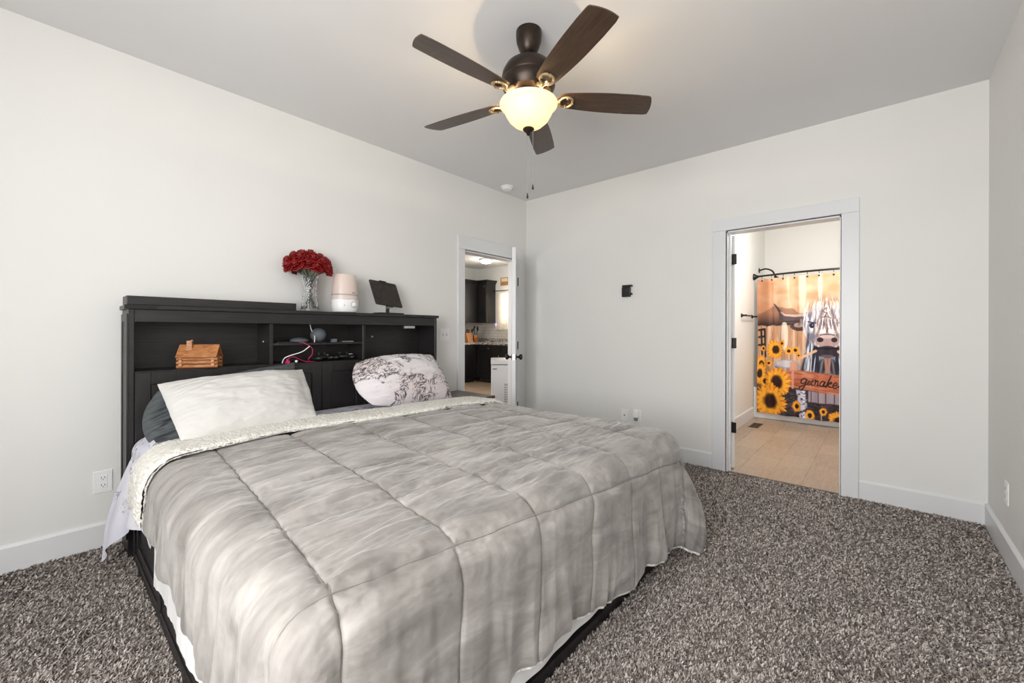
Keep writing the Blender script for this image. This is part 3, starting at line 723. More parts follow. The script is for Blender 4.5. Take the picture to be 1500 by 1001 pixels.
# vase with roses
def glassy():
    m = mat('cut_crystal_glass', (0.95, 0.97, 0.98, 1), 0.0, 0.0, Transmission_Weight=1.0, IOR=1.5); t = NT(m); v = t.coord((1, 1, 1))
    vo = t.n('ShaderNodeTexVoronoi', distance='CHEBYCHEV'); t.l(t.coord((1, 1, .7), 'Object', (.5, .6, .78)), vo.inputs['Vector']); vo.inputs['Scale'].default_value = 70; t.bump(vo.outputs['Distance'], .3, .002)
    return m
M['crystal'] = glassy()
VX, VY = 1.285, 3.075
va = thing('vase', (VX, VY, ZT), 'cut crystal vase holding the red roses on the headboard', 'vase')
prof = [(.0, .0), (.058, .0), (.060, .01), (.057, .04), (.050, .09), (.045, .14), (.047, .19), (.054, .235), (.060, .258), (.056, .258), (.050, .235), (.043, .19), (.041, .14), (.046, .09), (.052, .04), (.05, .02), (.0, .018)]
def cut_vase():
    m_ = MB(); n = 96; pr = []
    for (r0, z0), (r1, z1) in zip(prof[:-1], prof[1:]):
        k = max(int(abs(z1 - z0) / .004), 1)
        for i in range(k): pr.append((r0 + (r1 - r0) * i / k, z0 + (z1 - z0) * i / k))
    pr.append(prof[-1]); half = max(range(len(pr)), key=lambda i: pr[i][1])
    m_.lathe(pr, (0, 0, 0), n); out_ = []
    for i, (x, y, z) in enumerate(m_.v):
        r = math.hypot(x, y)
        if i // n <= half and r > .02 and z > .012:
            th = math.atan2(y, x); d = .0020 * (abs(math.sin(8 * th + z * 75)) + abs(math.sin(8 * th - z * 75)) - 1.2)
            x *= 1 + d / r; y *= 1 + d / r
        out_.append((VX + x, VY + y, ZT + z))
    m_.v = out_; return m_
cut_vase().build('glass_body', M['crystal'], va, smooth=True, angle=25)
M['petal'] = mat('red_rose_petals', (0.2, 0.004, 0.006, 1), .6)
_t = NT(M['petal']); _g = _t.n('ShaderNodeNewGeometry'); _t.col(_t.ramp(_g.outputs['Random Per Island'], [(0, (0.10, 0.002, 0.004, 1)), (.5, (0.26, 0.005, 0.007, 1)), (1, (0.45, 0.012, 0.010, 1))]))
M['stem'] = noisy('green_stem', (0.05, 0.09, 0.035, 1), (0.09, 0.14, 0.06, 1), 20, .6)
def bloom_grid(mb, c, axis, R_, rs):
    q = Vector((0, 0, 1)).rotation_difference(Vector(axis).normalized())
    # a rose: bud core, then rings of cupped petals
    rings = [(3, .28, .90, .0), (4, .55, .92, .5), (5, .85, .72, 1.2), (6, 1.12, .40, 1.9), (6, 1.28, .12, 2.2)]
    for n, rr, hh, fl in rings:
        for k in range(n):
            an = 2 * PI * (k + rs.random() * .35) / n + rr * 5
            vs = []; nu, nv = 6, 5; ph0 = rs.uniform(0, 6)
            for i in range(nu):
                for j in range(nv):
                    u = (i / (nu - 1) - .5) * 2; v = j / (nv - 1)
                    aa = an + u * (PI / n) * 1.35
                    r = R_ * rr * (.35 + .65 * math.sin(v * 1.5)) * (1 + .10 * fl * v * v + .07 * v * math.sin(u * 7 + ph0))
                    z = R_ * (-.55 + (hh + .62) * v - .22 * u * u * v - .42 * fl * max(v - .6, 0) + .10 * v * math.sin(u * 6 + ph0)) + rs.uniform(-.04, .04) * R_
                    vs.append(Vector(c) + q @ Vector((r * math.cos(aa), r * math.sin(aa), z)))
            fs = [(i * nv + j, (i + 1) * nv + j, (i + 1) * nv + j + 1, i * nv + j + 1) for i in range(nu - 1) for j in range(nv - 1)]
            mb.add(vs, fs)
    vs0 = []
rs = random.Random(3)
heads = []
for k in range(26):
    for tries in range(300):
        th = rs.uniform(0, 2 * PI); ph = math.acos(rs.uniform(.02, 1.0)); 
        d = Vector((math.sin(ph) * math.cos(th) * .148, math.sin(ph) * math.sin(th) * .080, math.cos(ph) * .105))
        p = Vector((VX - .012, VY - .0, ZT + .310)) + d
        if p.y > A - .035: continue
        if all((p - h).length > .041 for h in heads): break
    heads.append(p)
protos = []
for v in range(4):
    mb = MB(); bloom_grid(mb, (0, 0, 0), (0, 0, 1), .034, random.Random(20 + v)); me_o = mb.build('bloom', M['petal'], None, smooth=True, angle=80); protos.append(me_o.data); bpy.data.objects.remove(me_o)
for k, p in enumerate(heads):
    side = 'left' if p.x < VX - .03 else ('right' if p.x > VX + .03 else 'middle')
    rose = thing('rose', tuple(p), 'red rose in the crystal vase on the headboard', 'flower', 'red roses in the crystal vase')
    bo = bpy.data.objects.new('bloom', protos[k % 4]); C.objects.link(bo); bo.parent = rose
    ax = (p - Vector((VX, VY, ZT + .22))).normalized(); bo.rotation_euler = Vector((0, 0, 1)).rotation_difference(ax).to_euler()
    sd = bo.modifiers.new('t', 'SOLIDIFY'); sd.thickness = .0012
    an = rs.uniform(0, 2 * PI); rr = rs.uniform(.005, .03); ny = VY + (p.y - VY) * .28; nx = VX + (p.x - VX) * .22
    ft = Vector((VX - (p.x - VX) * .25 + .008 * math.cos(an), VY - (p.y - VY) * .3 + .008 * math.sin(an), ZT + .022))
    MB().tube(smoothpath([p - ax * .015, (nx + .004 * math.cos(an), ny, ZT + .235), ft], 6), .0019, 6).build('stem', M['stem'], rose, smooth=True)

# humidifier
hx, hy = 1.535, 3.055
hu = thing('humidifier', (hx, hy, ZT), 'white and blush humidifier with a round dial on the headboard', 'humidifier')
def oval(prof, o, sx, sy, n=48):
    m = MB(); m.lathe(prof, (0, 0, 0), n); m.v = [(o[0] + x * sx, o[1] + y * sy, o[2] + z) for x, y, z in m.v]; return m
oval([(0, 0), (.075, 0), (.090, .008), (.098, .03), (.100, .06), (.0985, .10), (.0, .10)], (hx, hy, ZT), 1, .85).build('base', M['white'], hu, smooth=True)
tank = mat('frosted_blush_tank', (0.72, 0.60, 0.55, 1), .35, 0, Subsurface_Weight=.2)
oval([(0, .101), (.0980, .101), (.0965, .135), (.093, .19), (.087, .25), (.082, .283), (.078, .290), (0, .290)], (hx, hy, ZT), 1, .85).build('water_tank', tank, hu, smooth=True)
oval([(.0984, .1305), (.0984, .1315), (.0962, .1405), (.0962, .1305)], (hx, hy, ZT), 1, .85).build('tank_band', mat('grey_band', (.42, .38, .38, 1), .4), hu, smooth=True)
fd = Vector((-.45, -.87, 0)).normalized()
dp = Vector((hx + .030, hy - .0785, ZT + .062))
dn_ = Vector((.22, -.97, 0)).normalized()
MB().lathe([(.0, .0), (.021, 0), (.021, .006), (.017, .008), (.016, .016), (.013, .018), (0, .018)], dp, 30, dn_).build('dial', M['white'], hu, smooth=True)
MB().lathe([(.0225, 0), (.0245, 0), (.0245, .004), (.0225, .004), (.0225, 0)], dp, 30, dn_).build('dial_ring', M['silver'], hu)
MB().cyl((hx - .042, hy - .0770, ZT + .055), (hx - .042, hy - .0800, ZT + .055), .004, n=12).build('power_button', M['silver'], hu)
bl = mat('slate_blue_print', (.12, .14, .25, 1), .5)
lg = MB()
for i, (dx, h) in enumerate(((0, .006), (.005, .006), (.0095, .004), (.0145, .006), (.019, .004))): lg.box(hx + .018 + dx, hx + .0215 + dx, hy - .0822 + i * .0008, hy - .0795 + i * .0008, ZT + .148, ZT + .148 + h)
lg.build('logo', bl, hu)

# tablet on stand
tx, ty = 1.885, 3.03
ts = thing('tablet_stand', (tx, ty, ZT), 'black tablet tilted on a small clamp stand on the headboard', 'tablet')
MB().box(tx - .10, tx + .125, ty - .055, ty + .055, ZT, ZT + .012).build('base', M['black'], ts, bevel=.004)
MB().box(tx - .012, tx + .012, ty - .012, ty + .006, ZT + .012, ZT + .075).build('neck', M['black'], ts, bevel=.002)
MB().cyl((tx - .016, ty - .014, ZT + .055), (tx + .016, ty - .014, ZT + .055), .009, n=14).build('hinge_bolt', M['silver'], ts)
tb = MB(); hw, hh2 = .127, .104
tilt = math.radians(14)
cz = ZT + .165
ux = Vector((math.cos(tilt), 0, -math.sin(tilt) * .35)); uz = Vector((-.19, .22, .95)).normalized(); nn_ = ux.cross(uz).normalized()
if nn_.y > 0: nn_ = -nn_
c0 = Vector((tx - .01, ty + .01, cz))
ptsr = []
rr = .014
for (sx, sz, a0) in ((1, 1, 0), (-1, 1, 90), (-1, -1, 180), (1, -1, 270)):
    for k in range(5):
        a_ = math.radians(a0 + k * 22.5); ptsr.append((sx * (hw - rr) + rr * math.cos(a_), sz * (hh2 - rr) + rr * math.sin(a_)))
n5 = len(ptsr)
vs = [c0 + ux * p[0] + uz * p[1] + nn_ * d for d in (0, .010) for p in ptsr]
tb.add(vs, [(k, (k + 1) % n5, n5 + (k + 1) % n5, n5 + k) for k in range(n5)] + [tuple(range(n5 - 1, -1, -1)), tuple(range(n5, 2 * n5))])
leather = noisy('dark_leather_case', (0.018, 0.012, 0.011, 1), (0.035, 0.025, 0.022, 1), 40, .5, bump=.3)
tb.build('tablet', leather, ts, bevel=.002)
for (u0, u1, w0, w1) in ((-.03, .03, hh2 - .012, hh2 + .006), (-.03, .03, -hh2 - .006, -hh2 + .012)):
    cl_ = MB(); vs = [c0 + ux * u + uz * w_ + nn_ * d for d in (-.006, .014) for w_ in (w0, w1) for u in (u0, u1)]
    cl_.add(vs, [(0, 2, 3, 1), (4, 5, 7, 6), (0, 1, 5, 4), (2, 6, 7, 3), (0, 4, 6, 2), (1, 3, 7, 5)])
    cl_.build('clamp', M['black'], ts)
wb = MB().box(tx + .02, tx + .085, ty + .062, ty + .12, ZT, ZT + .024).build('charger', M['white'], None, bevel=.004, origin=(tx + .05, ty + .09, ZT)); tag(wb, 'small white charger lying behind the tablet stand', 'charger')

# toy log cabin
def logwood():
    m = mat('varnished_cedar', (0.4, 0.17, 0.06, 1), .4); t = NT(m); v = t.coord((2, 9, 9))
    t.col(t.ramp(t.noise(v, 9, 5, .6, 1.0), [(.3, (0.25, 0.085, 0.03, 1)), (.5, (0.46, 0.19, 0.07, 1)), (.7, (0.62, 0.32, 0.15, 1))])); return m
M['cedar'] = logwood()
cx, cy = .622, 2.99; cz = .9755
cb = thing('log_cabin', (cx, cy, cz), 'miniature wooden log cabin with chimney in the left headboard cubby', 'ornament')
W2, D2 = .094, .047
wl = MB()
for k in range(3):
    z = cz + .008 + k * .021
    for sy in (-1, 1): wl.cyl((cx - W2 - .006, cy + sy * (D2 - .008), z + .002), (cx + W2 + .006, cy + sy * (D2 - .008), z + .002), .0095, n=8)
    for sx in (-1, 1): wl.cyl((cx + sx * (W2 - .016), cy - D2 - .008, z + .0115), (cx + sx * (W2 - .016), cy + D2 + .008, z + .0115), .0085, n=8)
wl.box(cx - W2 + .018, cx + W2 - .018, cy - D2 + .016, cy + D2 - .016, cz, cz + .066)
wl.v = [(x, y, max(z, cz)) for x, y, z in wl.v]
for sx in (-1, 1): wl.prism([(cy - D2, cz + .066), (cy + D2, cz + .066), (cy, cz + .128)], 'x', cx + sx * (W2 - .02) - .003, cx + sx * (W2 - .02) + .003)
wl.build('log_walls', M['cedar'], cb)
rf = MB(); rf.prism([(cy - D2 - .008, cz + .060), (cy, cz + .128), (cy, cz + .135), (cy - D2 - .014, cz + .064)], 'x', cx - W2 - .006, cx + W2 + .004)
rf.prism([(cy + D2 + .008, cz + .060), (cy, cz + .128), (cy, cz + .135), (cy + D2 + .014, cz + .064)], 'x', cx - W2 - .006, cx + W2 + .004)
rf.build('roof', M['cedar'], cb)
MB().box(cx - .058, cx - .032, cy - .028, cy - .004, cz + .10, cz + .158).build('chimney', M['cedar'], cb, bevel=.001)

cb.rotation_euler.z = math.radians(-30)

# middle shelf: speaker, disc, cables, phone, box, controllers
SZ = 1.1095
sp = thing('smart_speaker', (1.325, 3.03, SZ), 'round grey fabric speaker on the headboard shelf', 'speaker')
MB().ball((1.325, 3.03, SZ + .052), .052, .05, .050, 28, 18).build('fabric_body', M['grey'], sp, smooth=True)
MB().lathe([(.03, 0), (.032, .002), (.03, .006), (0, .006)], (1.325, 3.03, SZ), 24).build('foot', M['black'], sp)
ds = MB().lathe([(0, 0), (.055, 0), (.06, .008), (.056, .022), (.03, .034), (0, .036)], (1.205, 3.06, SZ), 30).build('puck', M['grey'], None, smooth=True, origin=(1.205, 3.06, SZ)); tag(ds, 'flat dark teal puck left of the round speaker', 'gadget')
wbx = MB().box(1.395, 1.43, 2.96, 2.99, SZ, SZ + .024).build('small_box', mat('dull_grey_plastic', (.12, .12, .13, 1), .5), None, bevel=.002, origin=(1.41, 2.975, SZ)); tag(wbx, 'small dull grey box right of the speaker on the shelf', 'box')
ph_ = MB().box(1.47, 1.555, 2.955, 3.0, SZ, SZ + .008).build('earbud_case', M['silver'], None, bevel=.002, origin=(1.51, 2.98, SZ)); tag(ph_, 'flat silvery gadget near the right end of the shelf', 'gadget')
pn = MB().box(1.02, 1.16, 2.942, 2.99, SZ, SZ + .008).build('phone', M['black'], None, bevel=.003, origin=(1.09, 2.966, SZ)); tag(pn, 'black phone on the shelf left end with pink cable plugged in', 'phone')
def cable(nm, pts, r, m_, label):
    o = MB().tube(smoothpath(pts, 8), r, 7).build(nm, m_, None, smooth=True, origin=tuple(pts[-1])); return tag(o, label, 'cable')
cable('charging_cable', [(1.16, 2.962, SZ + .004), (1.19, 2.935, 1.108), (1.235, 2.925, 1.075), (1.24, 2.93, 1.03), (1.22, 2.94, 1.0), (1.235, 2.955, .979), (1.27, 2.965, .978)], .0022, M['pink'], 'pink cable looping down from the phone')
cable('charging_cable', [(1.09, 2.955, .985), (1.10, 2.95, 1.01), (1.13, 2.95, 1.016), (1.17, 2.955, .997), (1.21, 2.965, .981), (1.25, 2.97, .978)], .0022, M['pink'], 'short pink cable arched over the headboard lower shelf')
cable('power_cord', [(1.22, 2.925, 1.085), (1.17, 2.925, 1.05), (1.10, 2.93, 1.028), (1.065, 2.94, 1.01), (1.055, 2.95, .979)], .0032, M['white'], 'white cord crossing the lower headboard cubby')
cable('power_cord', [(1.275, 3.05, 1.236), (1.28, 3.04, 1.2), (1.285, 3.0, 1.155), (1.275, 2.975, 1.12), (1.272, 2.97, 1.112)], .0032, M['white'], 'white cord hanging down behind the round speaker')
pg = MB(); pg.box(1.075, 1.10, 2.94, 2.965, .9755, .992).cyl((1.0875, 2.9525, .992), (1.0875, 2.9525, 1.004), .005, n=10)
tag(pg.build('usb_plug', M['pink'], None, origin=(1.0875, 2.95, .9755)), 'pink usb plug standing in the lower cubby', 'plug')
eb = MB().ball((1.148, 2.96, .985), .0095).build('earbud', M['white'], None, smooth=True, origin=(1.148, 2.96, .976)); tag(eb, 'tiny white earbud in the lower cubby beside the pink cables', 'earbud')
def controller(x, y, rz, label, cat='game controller'):
    o = thing('game_controller', (x, y, .9755), label, cat, 'game controllers in the headboard cubby')
    m_ = MB(); m_.ball((0, 0, .026), .055, .038, .020)
    m_.ball((-.055, -.025, .022), .028, .045, .019); m_.ball((.055, -.025, .022), .028, .045, .019)
    a = m_.build('body', M['black'], o, smooth=True)
    a.data.transform(Matrix.Translation(wloc(o)))
    for sx in (-1, 1):
        st_ = MB(); st_.cyl((sx * .026, -.008, .04), (sx * .026, -.008, .054), .005).cyl((sx * .026, -.008, .054), (sx * .026, -.008, .058), .010, n=16)
        s_ = st_.build('thumbstick', M['blackmetal'], o); s_.data.transform(Matrix.Translation(wloc(o)))
    bt = MB()
    for dx, dy in ((.0, .01), (.01, 0), (-.01, 0), (0, -.01)): bt.cyl((.055 + dx, .004 + dy, .036), (.055 + dx, .004 + dy, .044), .004, n=10)
    b_ = bt.build('buttons', M['silver'], o); b_.data.transform(Matrix.Translation(wloc(o)))
    o.rotation_euler.z = rz
controller(1.345, 3.03, .3, 'black game controller in the headboard cubby, nearer the middle')
controller(1.505, 3.02, -.25, 'black game controller in the headboard cubby, nearer the right divider')

# ================================================================== WALL FITTINGS
def plate(axis, cx, cz, at, w, h, label, kind):
    """wall plate facing the room; axis 'y' = on the left wall, 'x' = on the back wall, 'r' = right wall"""
    name = {'outlet': 'wall_outlet', 'jack': 'wall_jack', 'switch': 'light_switch', 'outlet2': 'wall_outlet'}[kind]
    loc = {'y': (cx, at, cz), 'x': (at, cx, cz), 'r': (cx, at, cz)}[axis]
    o = thing(name, loc, label, {'outlet': 'outlet', 'jack': 'wall jack', 'switch': 'light switch', 'outlet2': 'outlet'}[kind])
    def bx(u0, u1, z0, z1, d0, d1):
        if axis == 'y': return (cx + u0, cx + u1, at - d1, at - d0, cz + z0, cz + z1)
        if axis == 'r': return (cx + u0, cx + u1, at + d0, at + d1, cz + z0, cz + z1)
        return (at - d1, at - d0, cx - u1, cx - u0, cz + z0, cz + z1)
    MB().box(*bx(-w / 2, w / 2, -h / 2, h / 2, 0, .006)).build('cover_plate', M['white'], o, bevel=.002)
    if kind in ('outlet', 'outlet2'):
        for k, zc in enumerate((.02, -.02)):
            sk = MB().box(*bx(-.017, .017, zc - .014, zc + .014, .006, .008)).build('socket', M['white'], o, bevel=.001)
            sl = MB(); sl.box(*bx(-.008, -.0055, zc - .001, zc + .008, .008, .0086)).box(*bx(.0055, .008, zc - .001, zc + .008, .008, .0086)).box(*bx(-.002, .002, zc - .009, zc - .005, .008, .0086)); sl.build('slots', M['slot'], sk)
    if kind == 'jack': MB().box(*bx(-.006, .006, -.006, .006, .006, .0075)).build('port', M['slot'], o)
    if kind == 'switch':
        for u in (-.023, .023):
            MB().box(*bx(u - .006, u + .006, -.012, .012, .006, .0075)).build('switch_frame', M['silver'], o); MB().box(*bx(u - .003, u + .003, -.002, .008, .0075, .016)).build('toggle', M['white'], o, bevel=.001)
    return o, bx
plate('y', .2295, .365, A - .0005, .075, .118, 'white double outlet low on the left wall beside the bed', 'outlet')
plate('y', 2.612, 1.156, A - .0005, .115, .118, 'white two toggle light switch between the headboard and the kitchen door', 'switch')
plate('x', 1.906, .36, B - .0005, .072, .115, 'white jack plate low on the back wall, left one of two', 'jack')
o_out, bxf = plate('x', 1.772, .37, B - .0005, .075, .12, 'white outlet low on the back wall with a plug in freshener', 'outlet')
fr_ = thing('air_freshener', (B - .03, 1.78, .37), 'white plug in air freshener in the back wall outlet', 'air freshener')
MB().box(*bxf(-.026, .022, -.012, .055, .0095, .05)).build('warmer', M['white'], fr_, bevel=.008, seg=3)
gl = mat('clear_oil_bottle', (.75, .73, .7, 1), .05, 0, Transmission_Weight=.7)
MB().lathe([(0, -.028), (.016, -.028), (.020, -.014), (.018, 0), (.010, .008), (0, .010)], (B - .030, 1.777, .355), 20).build('oil_bottle', gl, fr_, smooth=True)
plate('r', 3.33, .36, R + .0005, .075, .118, 'white outlet on the right wall near the corner', 'outlet')

# camera bracket on the back wall
br = thing('wall_bracket', (B - .02, 1.875, 1.59), 'small black camera mount high on the bare back wall', 'bracket')
MB().box(B - .028, B - .0005, 1.842, 1.930, 1.535, 1.632).build('mount_body', M['black'], br, bevel=.004)
MB().box(B - .045, B - .012, 1.820, 1.918, 1.632, 1.650).build('top_arm', M['black'], br, bevel=.003)
MB().cyl((B - .028, 1.862, 1.600), (B - .036, 1.862, 1.600), .010, n=16).build('lens_socket', M['slot'], br)
MB().cyl((B - .020, 1.842, 1.565), (B - .026, 1.822, 1.560), .009, n=12).build('thumb_screw', M['black'], br)

# smoke detector
sd_ = thing('smoke_detector', (3.33, 3.02, H), 'round white smoke detector on the ceiling near the corner', 'smoke detector')
MB().lathe([(0, 0), (.068, 0), (.070, -.008), (.066, -.014), (0, -.014)], (3.33, 3.02, H - .0005), 32).build('base_ring', M['white'], sd_, smooth=True)
MB().lathe([(0, 0), (.058, 0), (.056, -.012), (.046, -.022), (0, -.024)], (3.33, 3.02, H - .0145), 32).build('cap', M['white'], sd_, smooth=True)

# ================================================================== CEILING FAN
fx, fy = 1.678, 1.372
fan = thing('ceiling_fan', (fx, fy, H), 'five blade bronze ceiling fan with a lit glass bowl', 'ceiling fan')
MB().lathe([(0, 0), (.066, 0), (.067, -.02), (.064, -.055), (.050, -.095), (.034, -.118), (.026, -.122), (0, -.122)], (fx, fy, H - .0005), 40).build('canopy', M['bronze'], fan, smooth=True)
MB().lathe([(.018, 0), (.022, -.006), (.014, -.016), (.0135, -.045), (.022, -.05), (0, -.052)], (fx, fy, H - .1215), 24).build('downrod', M['bronze'], fan, smooth=True)
MB().lathe([(.0, .0), (.045, -.002), (.085, -.016), (.118, -.042), (.136, -.075), (.141, -.105), (.138, -.112), (.140, -.117), (.135, -.15), (.118, -.178), (.09, -.188), (.0, -.190)], (fx, fy, 2.607), 56).build('motor_housing', M['bronze'], fan, smooth=True)
brass = noisy('antique_brass_ring', (0.35, 0.26, 0.14, 1), (0.45, 0.34, 0.2, 1), 10, .4, metal=.5)
sr = MB().lathe([(.112, .0), (.124, -.004), (.122, -.022), (.104, -.026), (.104, -.004), (.112, 0)], (fx, fy, 2.470), 48).build('switch_ring', brass, fan, smooth=True)
MB().lathe([(.0, 0), (.078, 0), (.086, -.010), (.070, -.026), (.05, -.030), (0, -.030)], (fx, fy, 2.418), 40).build('light_kit', M['bronze'], fan, smooth=True)
# lit bowl
bm_ = bpy.data.materials.new('lit_alabaster_glass'); bm_.use_nodes = True; nt = bm_.node_tree; pr = nt.nodes['Principled BSDF']
pr.inputs['Base Color'].default_value = (0.7, 0.6, 0.45, 1); pr.inputs['Roughness'].default_value = .25
pr.inputs['Emission Color'].default_value = (1.0, 0.77, 0.46, 1); pr.inputs['Emission Strength'].default_value = .55
tr = nt.nodes.new('ShaderNodeBsdfTranslucent'); tr.inputs['Color'].default_value = (.95, .85, .65, 1)
mx = nt.nodes.new('ShaderNodeMixShader'); mx.inputs[0].default_value = .12; out = nt.nodes['Material Output']
nt.links.new(pr.outputs[0], mx.inputs[1]); nt.links.new(tr.outputs[0], mx.inputs[2]); nt.links.new(mx.outputs[0], out.inputs['Surface'])
bprof = [(.148, .0), (.151, -.006), (.148, -.014), (.136, -.024), (.128, -.034), (.120, -.056), (.102, -.086), (.076, -.110), (.042, -.126), (.014, -.130)]
bpin = [(r - .004, z + .003) for r, z in bprof[::-1]]
MB().lathe(bprof + bpin + [bprof[0]], (fx, fy, 2.378), 56).build('light_bowl', bm_, fan, smooth=True, angle=60)
MB().lathe([(0, .0), (.028, -.001), (.030, -.006), (.022, -.016), (.010, -.022), (.012, -.028), (.006, -.036), (0, -.038)], (fx, fy, 2.2475), 28).build('finial', M['bronze'], fan, smooth=True)
for k in range(3):
    an = 2 * PI * k / 3 + .4
    point('fan_bulb', (fx + .105 * math.cos(an), fy + .105 * math.sin(an), 2.374), 15.0, (1.0, 0.74, 0.44), .014)
# blades
def bladewood():
    m = mat('dark_walnut_blade', (0.06, 0.035, 0.022, 1), .33, 0, Specular_IOR_Level=.8); t = NT(m); v = t.coord((2, 26, 26), 'UV')
    f = t.noise(v, 3, 5, .6, .6)
    c = t.ramp(f, [(.3, (0.034, 0.019, 0.012, 1)), (.7, (0.080, 0.045, 0.027, 1))])
    v2 = t.coord((3, 5, 1), 'UV'); f2 = t.noise(v2, 5, 6, .75, 1.5)
    c = t.mix(t.ramp(f2, [(.60, (0, 0, 0, 1)), (.70, (.5, .5, .5, 1))]), c, (0.30, 0.25, 0.20, 1)); t.col(c)   # dust and wear marks
    return m
M['blade'] = bladewood()
BL0, BL1 = .150, .655
def blade(ang):
    # outline
    n = 26; top = []; 
    def hw_(u):
        return .046 + .022 * math.sin(min(u / .62, 1) * PI / 2) - .004 * max(u - .8, 0) / .2
    L = BL1 - BL0
    vs = []; uvs = []
    nw = 7
    rows = []
    for i in range(n + 1):
        u = i / n; h = hw_(u)
        if u < .07: h *= math.sqrt(max(1 - ((.07 - u) / .07) ** 2, .02)) * .999 + .001
        if u > .975: h *= (.93 + .07 * math.sqrt(max(1 - ((u - .975) / .025) ** 2, 0)))
        rows.append((BL0 + u * L, h))
    q = Matrix.Rotation(ang, 4, 'Z'); pitch = Matrix.Rotation(math.radians(-12), 4, 'X')
    for tside in (0, 1):
        for (x, h) in rows:
            for j in range(nw):
                w = (j / (nw - 1) - .5) * 2
                e_ = max((x - (BL1 - .04)) / .04, 0); xx = x + e_ * (.012 * w + .010 * (1 - w * w) - .006)
                p = q @ (Matrix.Translation((0, 0, 0)) @ (pitch @ Vector((xx, w * h, (.0025 if tside else -.0025)))))
                vs.append(Vector((fx, fy, 2.404)) + p)
    R0 = (n + 1) * nw; fs = []
    for i in range(n):
        for j in range(nw - 1):
            a_ = i * nw + j; fs.append((a_, a_ + 1, a_ + nw + 1, a_ + nw)); b_ = a_ + R0; fs.append((b_, b_ + nw, b_ + nw + 1, b_ + 1))
    for i in range(n):
        for j in (0, nw - 1):
            a_ = i * nw + j; fs.append((a_, a_ + nw, a_ + nw + R0, a_ + R0))
    for i in (0, n):
        for j in range(nw - 1):
            a_ = i * nw + j; fs.append((a_, a_ + 1, a_ + 1 + R0, a_ + R0))
    mb = MB(); mb.add(vs, fs); ob = mb.build('fan_blade', M['blade'], fan)
    l = ob.data.uv_layers.new(name='UVMap')
    inv = q.inverted()
    for lp in ob.data.loops:
        p = inv @ (ob.data.vertices[lp.vertex_index].co); l.data[lp.index].uv = (p.x + ang, p.y)
    # blade iron
    im = MB()
    def T(p): return Vector((fx, fy, 2.404)) + q @ Vector(p)
    im.tube([T(p) for p in smoothpath([(.105, 0, .020), (.125, 0, .006), (.145, 0, -.012), (.165, 0, -.010)], 5)], .010, 10)
    for sg in (1, -1):
        im.tube([T(p) for p in smoothpath([(.158, 0, -.011), (.178, sg * .028, -.009 - sg * .006), (.212, sg * .030, -.009 - sg * .007), (.232, sg * .012, -.009 - sg * .003)], 6)], .0058, 8)
    im.tube([T(p) for p in ((.226, -.024, -.004), (.232, 0, -.009), (.226, .024, -.014))], .0055, 8)
    for (sx, sy) in ((.20, .029), (.20, -.029), (.232, 0)): im.cyl(T((sx, sy, -.018 - sy * .22)), T((sx, sy, -.004)), .005, n=8)
    im.build('blade_iron', brass, ob, smooth=True)
for k in range(5): blade(math.radians(29.3 + 72 * k))
for (dx, dy, z0, z1, nm) in ((-.004, .003, 2.208, 1.90, 1), (.012, -.020, 2.24, 1.945, 2)):
    ch = MB(); ch.cyl((fx + dx, fy + dy, z0), (fx + dx, fy + dy, z1), .0013, n=6)
    pc = ch.build('pull_chain', M['silver'], fan)
    MB().lathe([(0, .022), (.0022, .018), (.003, .008), (.0055, 0), (.004, -.008), (0, -.010)], (fx + dx, fy + dy, z1 - .008), 12).build('chain_pull', M['bronze'], pc, smooth=True)

# ================================================================== BATHROOM
TX = 6.58
tub = thing('bathtub', (6.95, .4, 0), 'white bathtub with a plain apron behind the cow curtain', 'bathtub')
m = MB(); m.box(TX, TX + .06, R + .005, BY - .005, 0, .42).box(BX - .08, BX - .005, R + .005, BY - .005, 0, .42).box(TX + .06, BX - .08, R + .005, R + .09, 0, .42).box(TX + .06, BX - .08, BY - .09, BY - .005, 0, .42).box(TX + .06, BX - .08, R + .09, BY - .09, 0, .08)
m.build('tub_shell', mat('white_acrylic', (.75, .76, .78, 1), .2), tub, bevel=.01)
# vent in the floor
vt = thing('floor_vent', (6.02, 1.18, 0), 'dark brown floor register set in the bathroom floor', 'floor vent')
m = MB(); m.box(5.87, 6.17, 1.13, 1.14, 0, .006).box(5.87, 6.17, 1.225, 1.235, 0, .006).box(5.87, 5.88, 1.14, 1.225, 0, .006).box(6.16, 6.17, 1.14, 1.225, 0, .006)
for k in range(14): m.box(5.885 + k * .02, 5.893 + k * .02, 1.14, 1.225, .0, .005)
m.box(5.88, 6.16, 1.178, 1.186, 0, .0055); m.build('grille', mat('brown_metal_register', (.05, .035, .028, 1), .5), vt)
MB().box(5.88, 6.16, 1.14, 1.225, .0003, .0015).build('duct_shadow_plate', M['slot'], vt)
# towel bar on the left wall
tw = thing('towel_bar', (6.2, BY, 1.40), 'black towel bar on the bathroom left wall', 'towel bar')
for x in (5.92, 6.50):
    MB().lathe([(.026, 0), (.027, .006), (.016, .014), (.010, .03), (.012, .05), (.014, .058), (.010, .066), (0, .067)], (x, BY - .0005, 1.40), 24, (0, -1, 0)).build('post', M['blackmetal'], tw, smooth=True)
MB().cyl((5.90, BY - .052, 1.40), (6.52, BY - .052, 1.40), .009, n=14).build('bar', M['blackmetal'], tw)
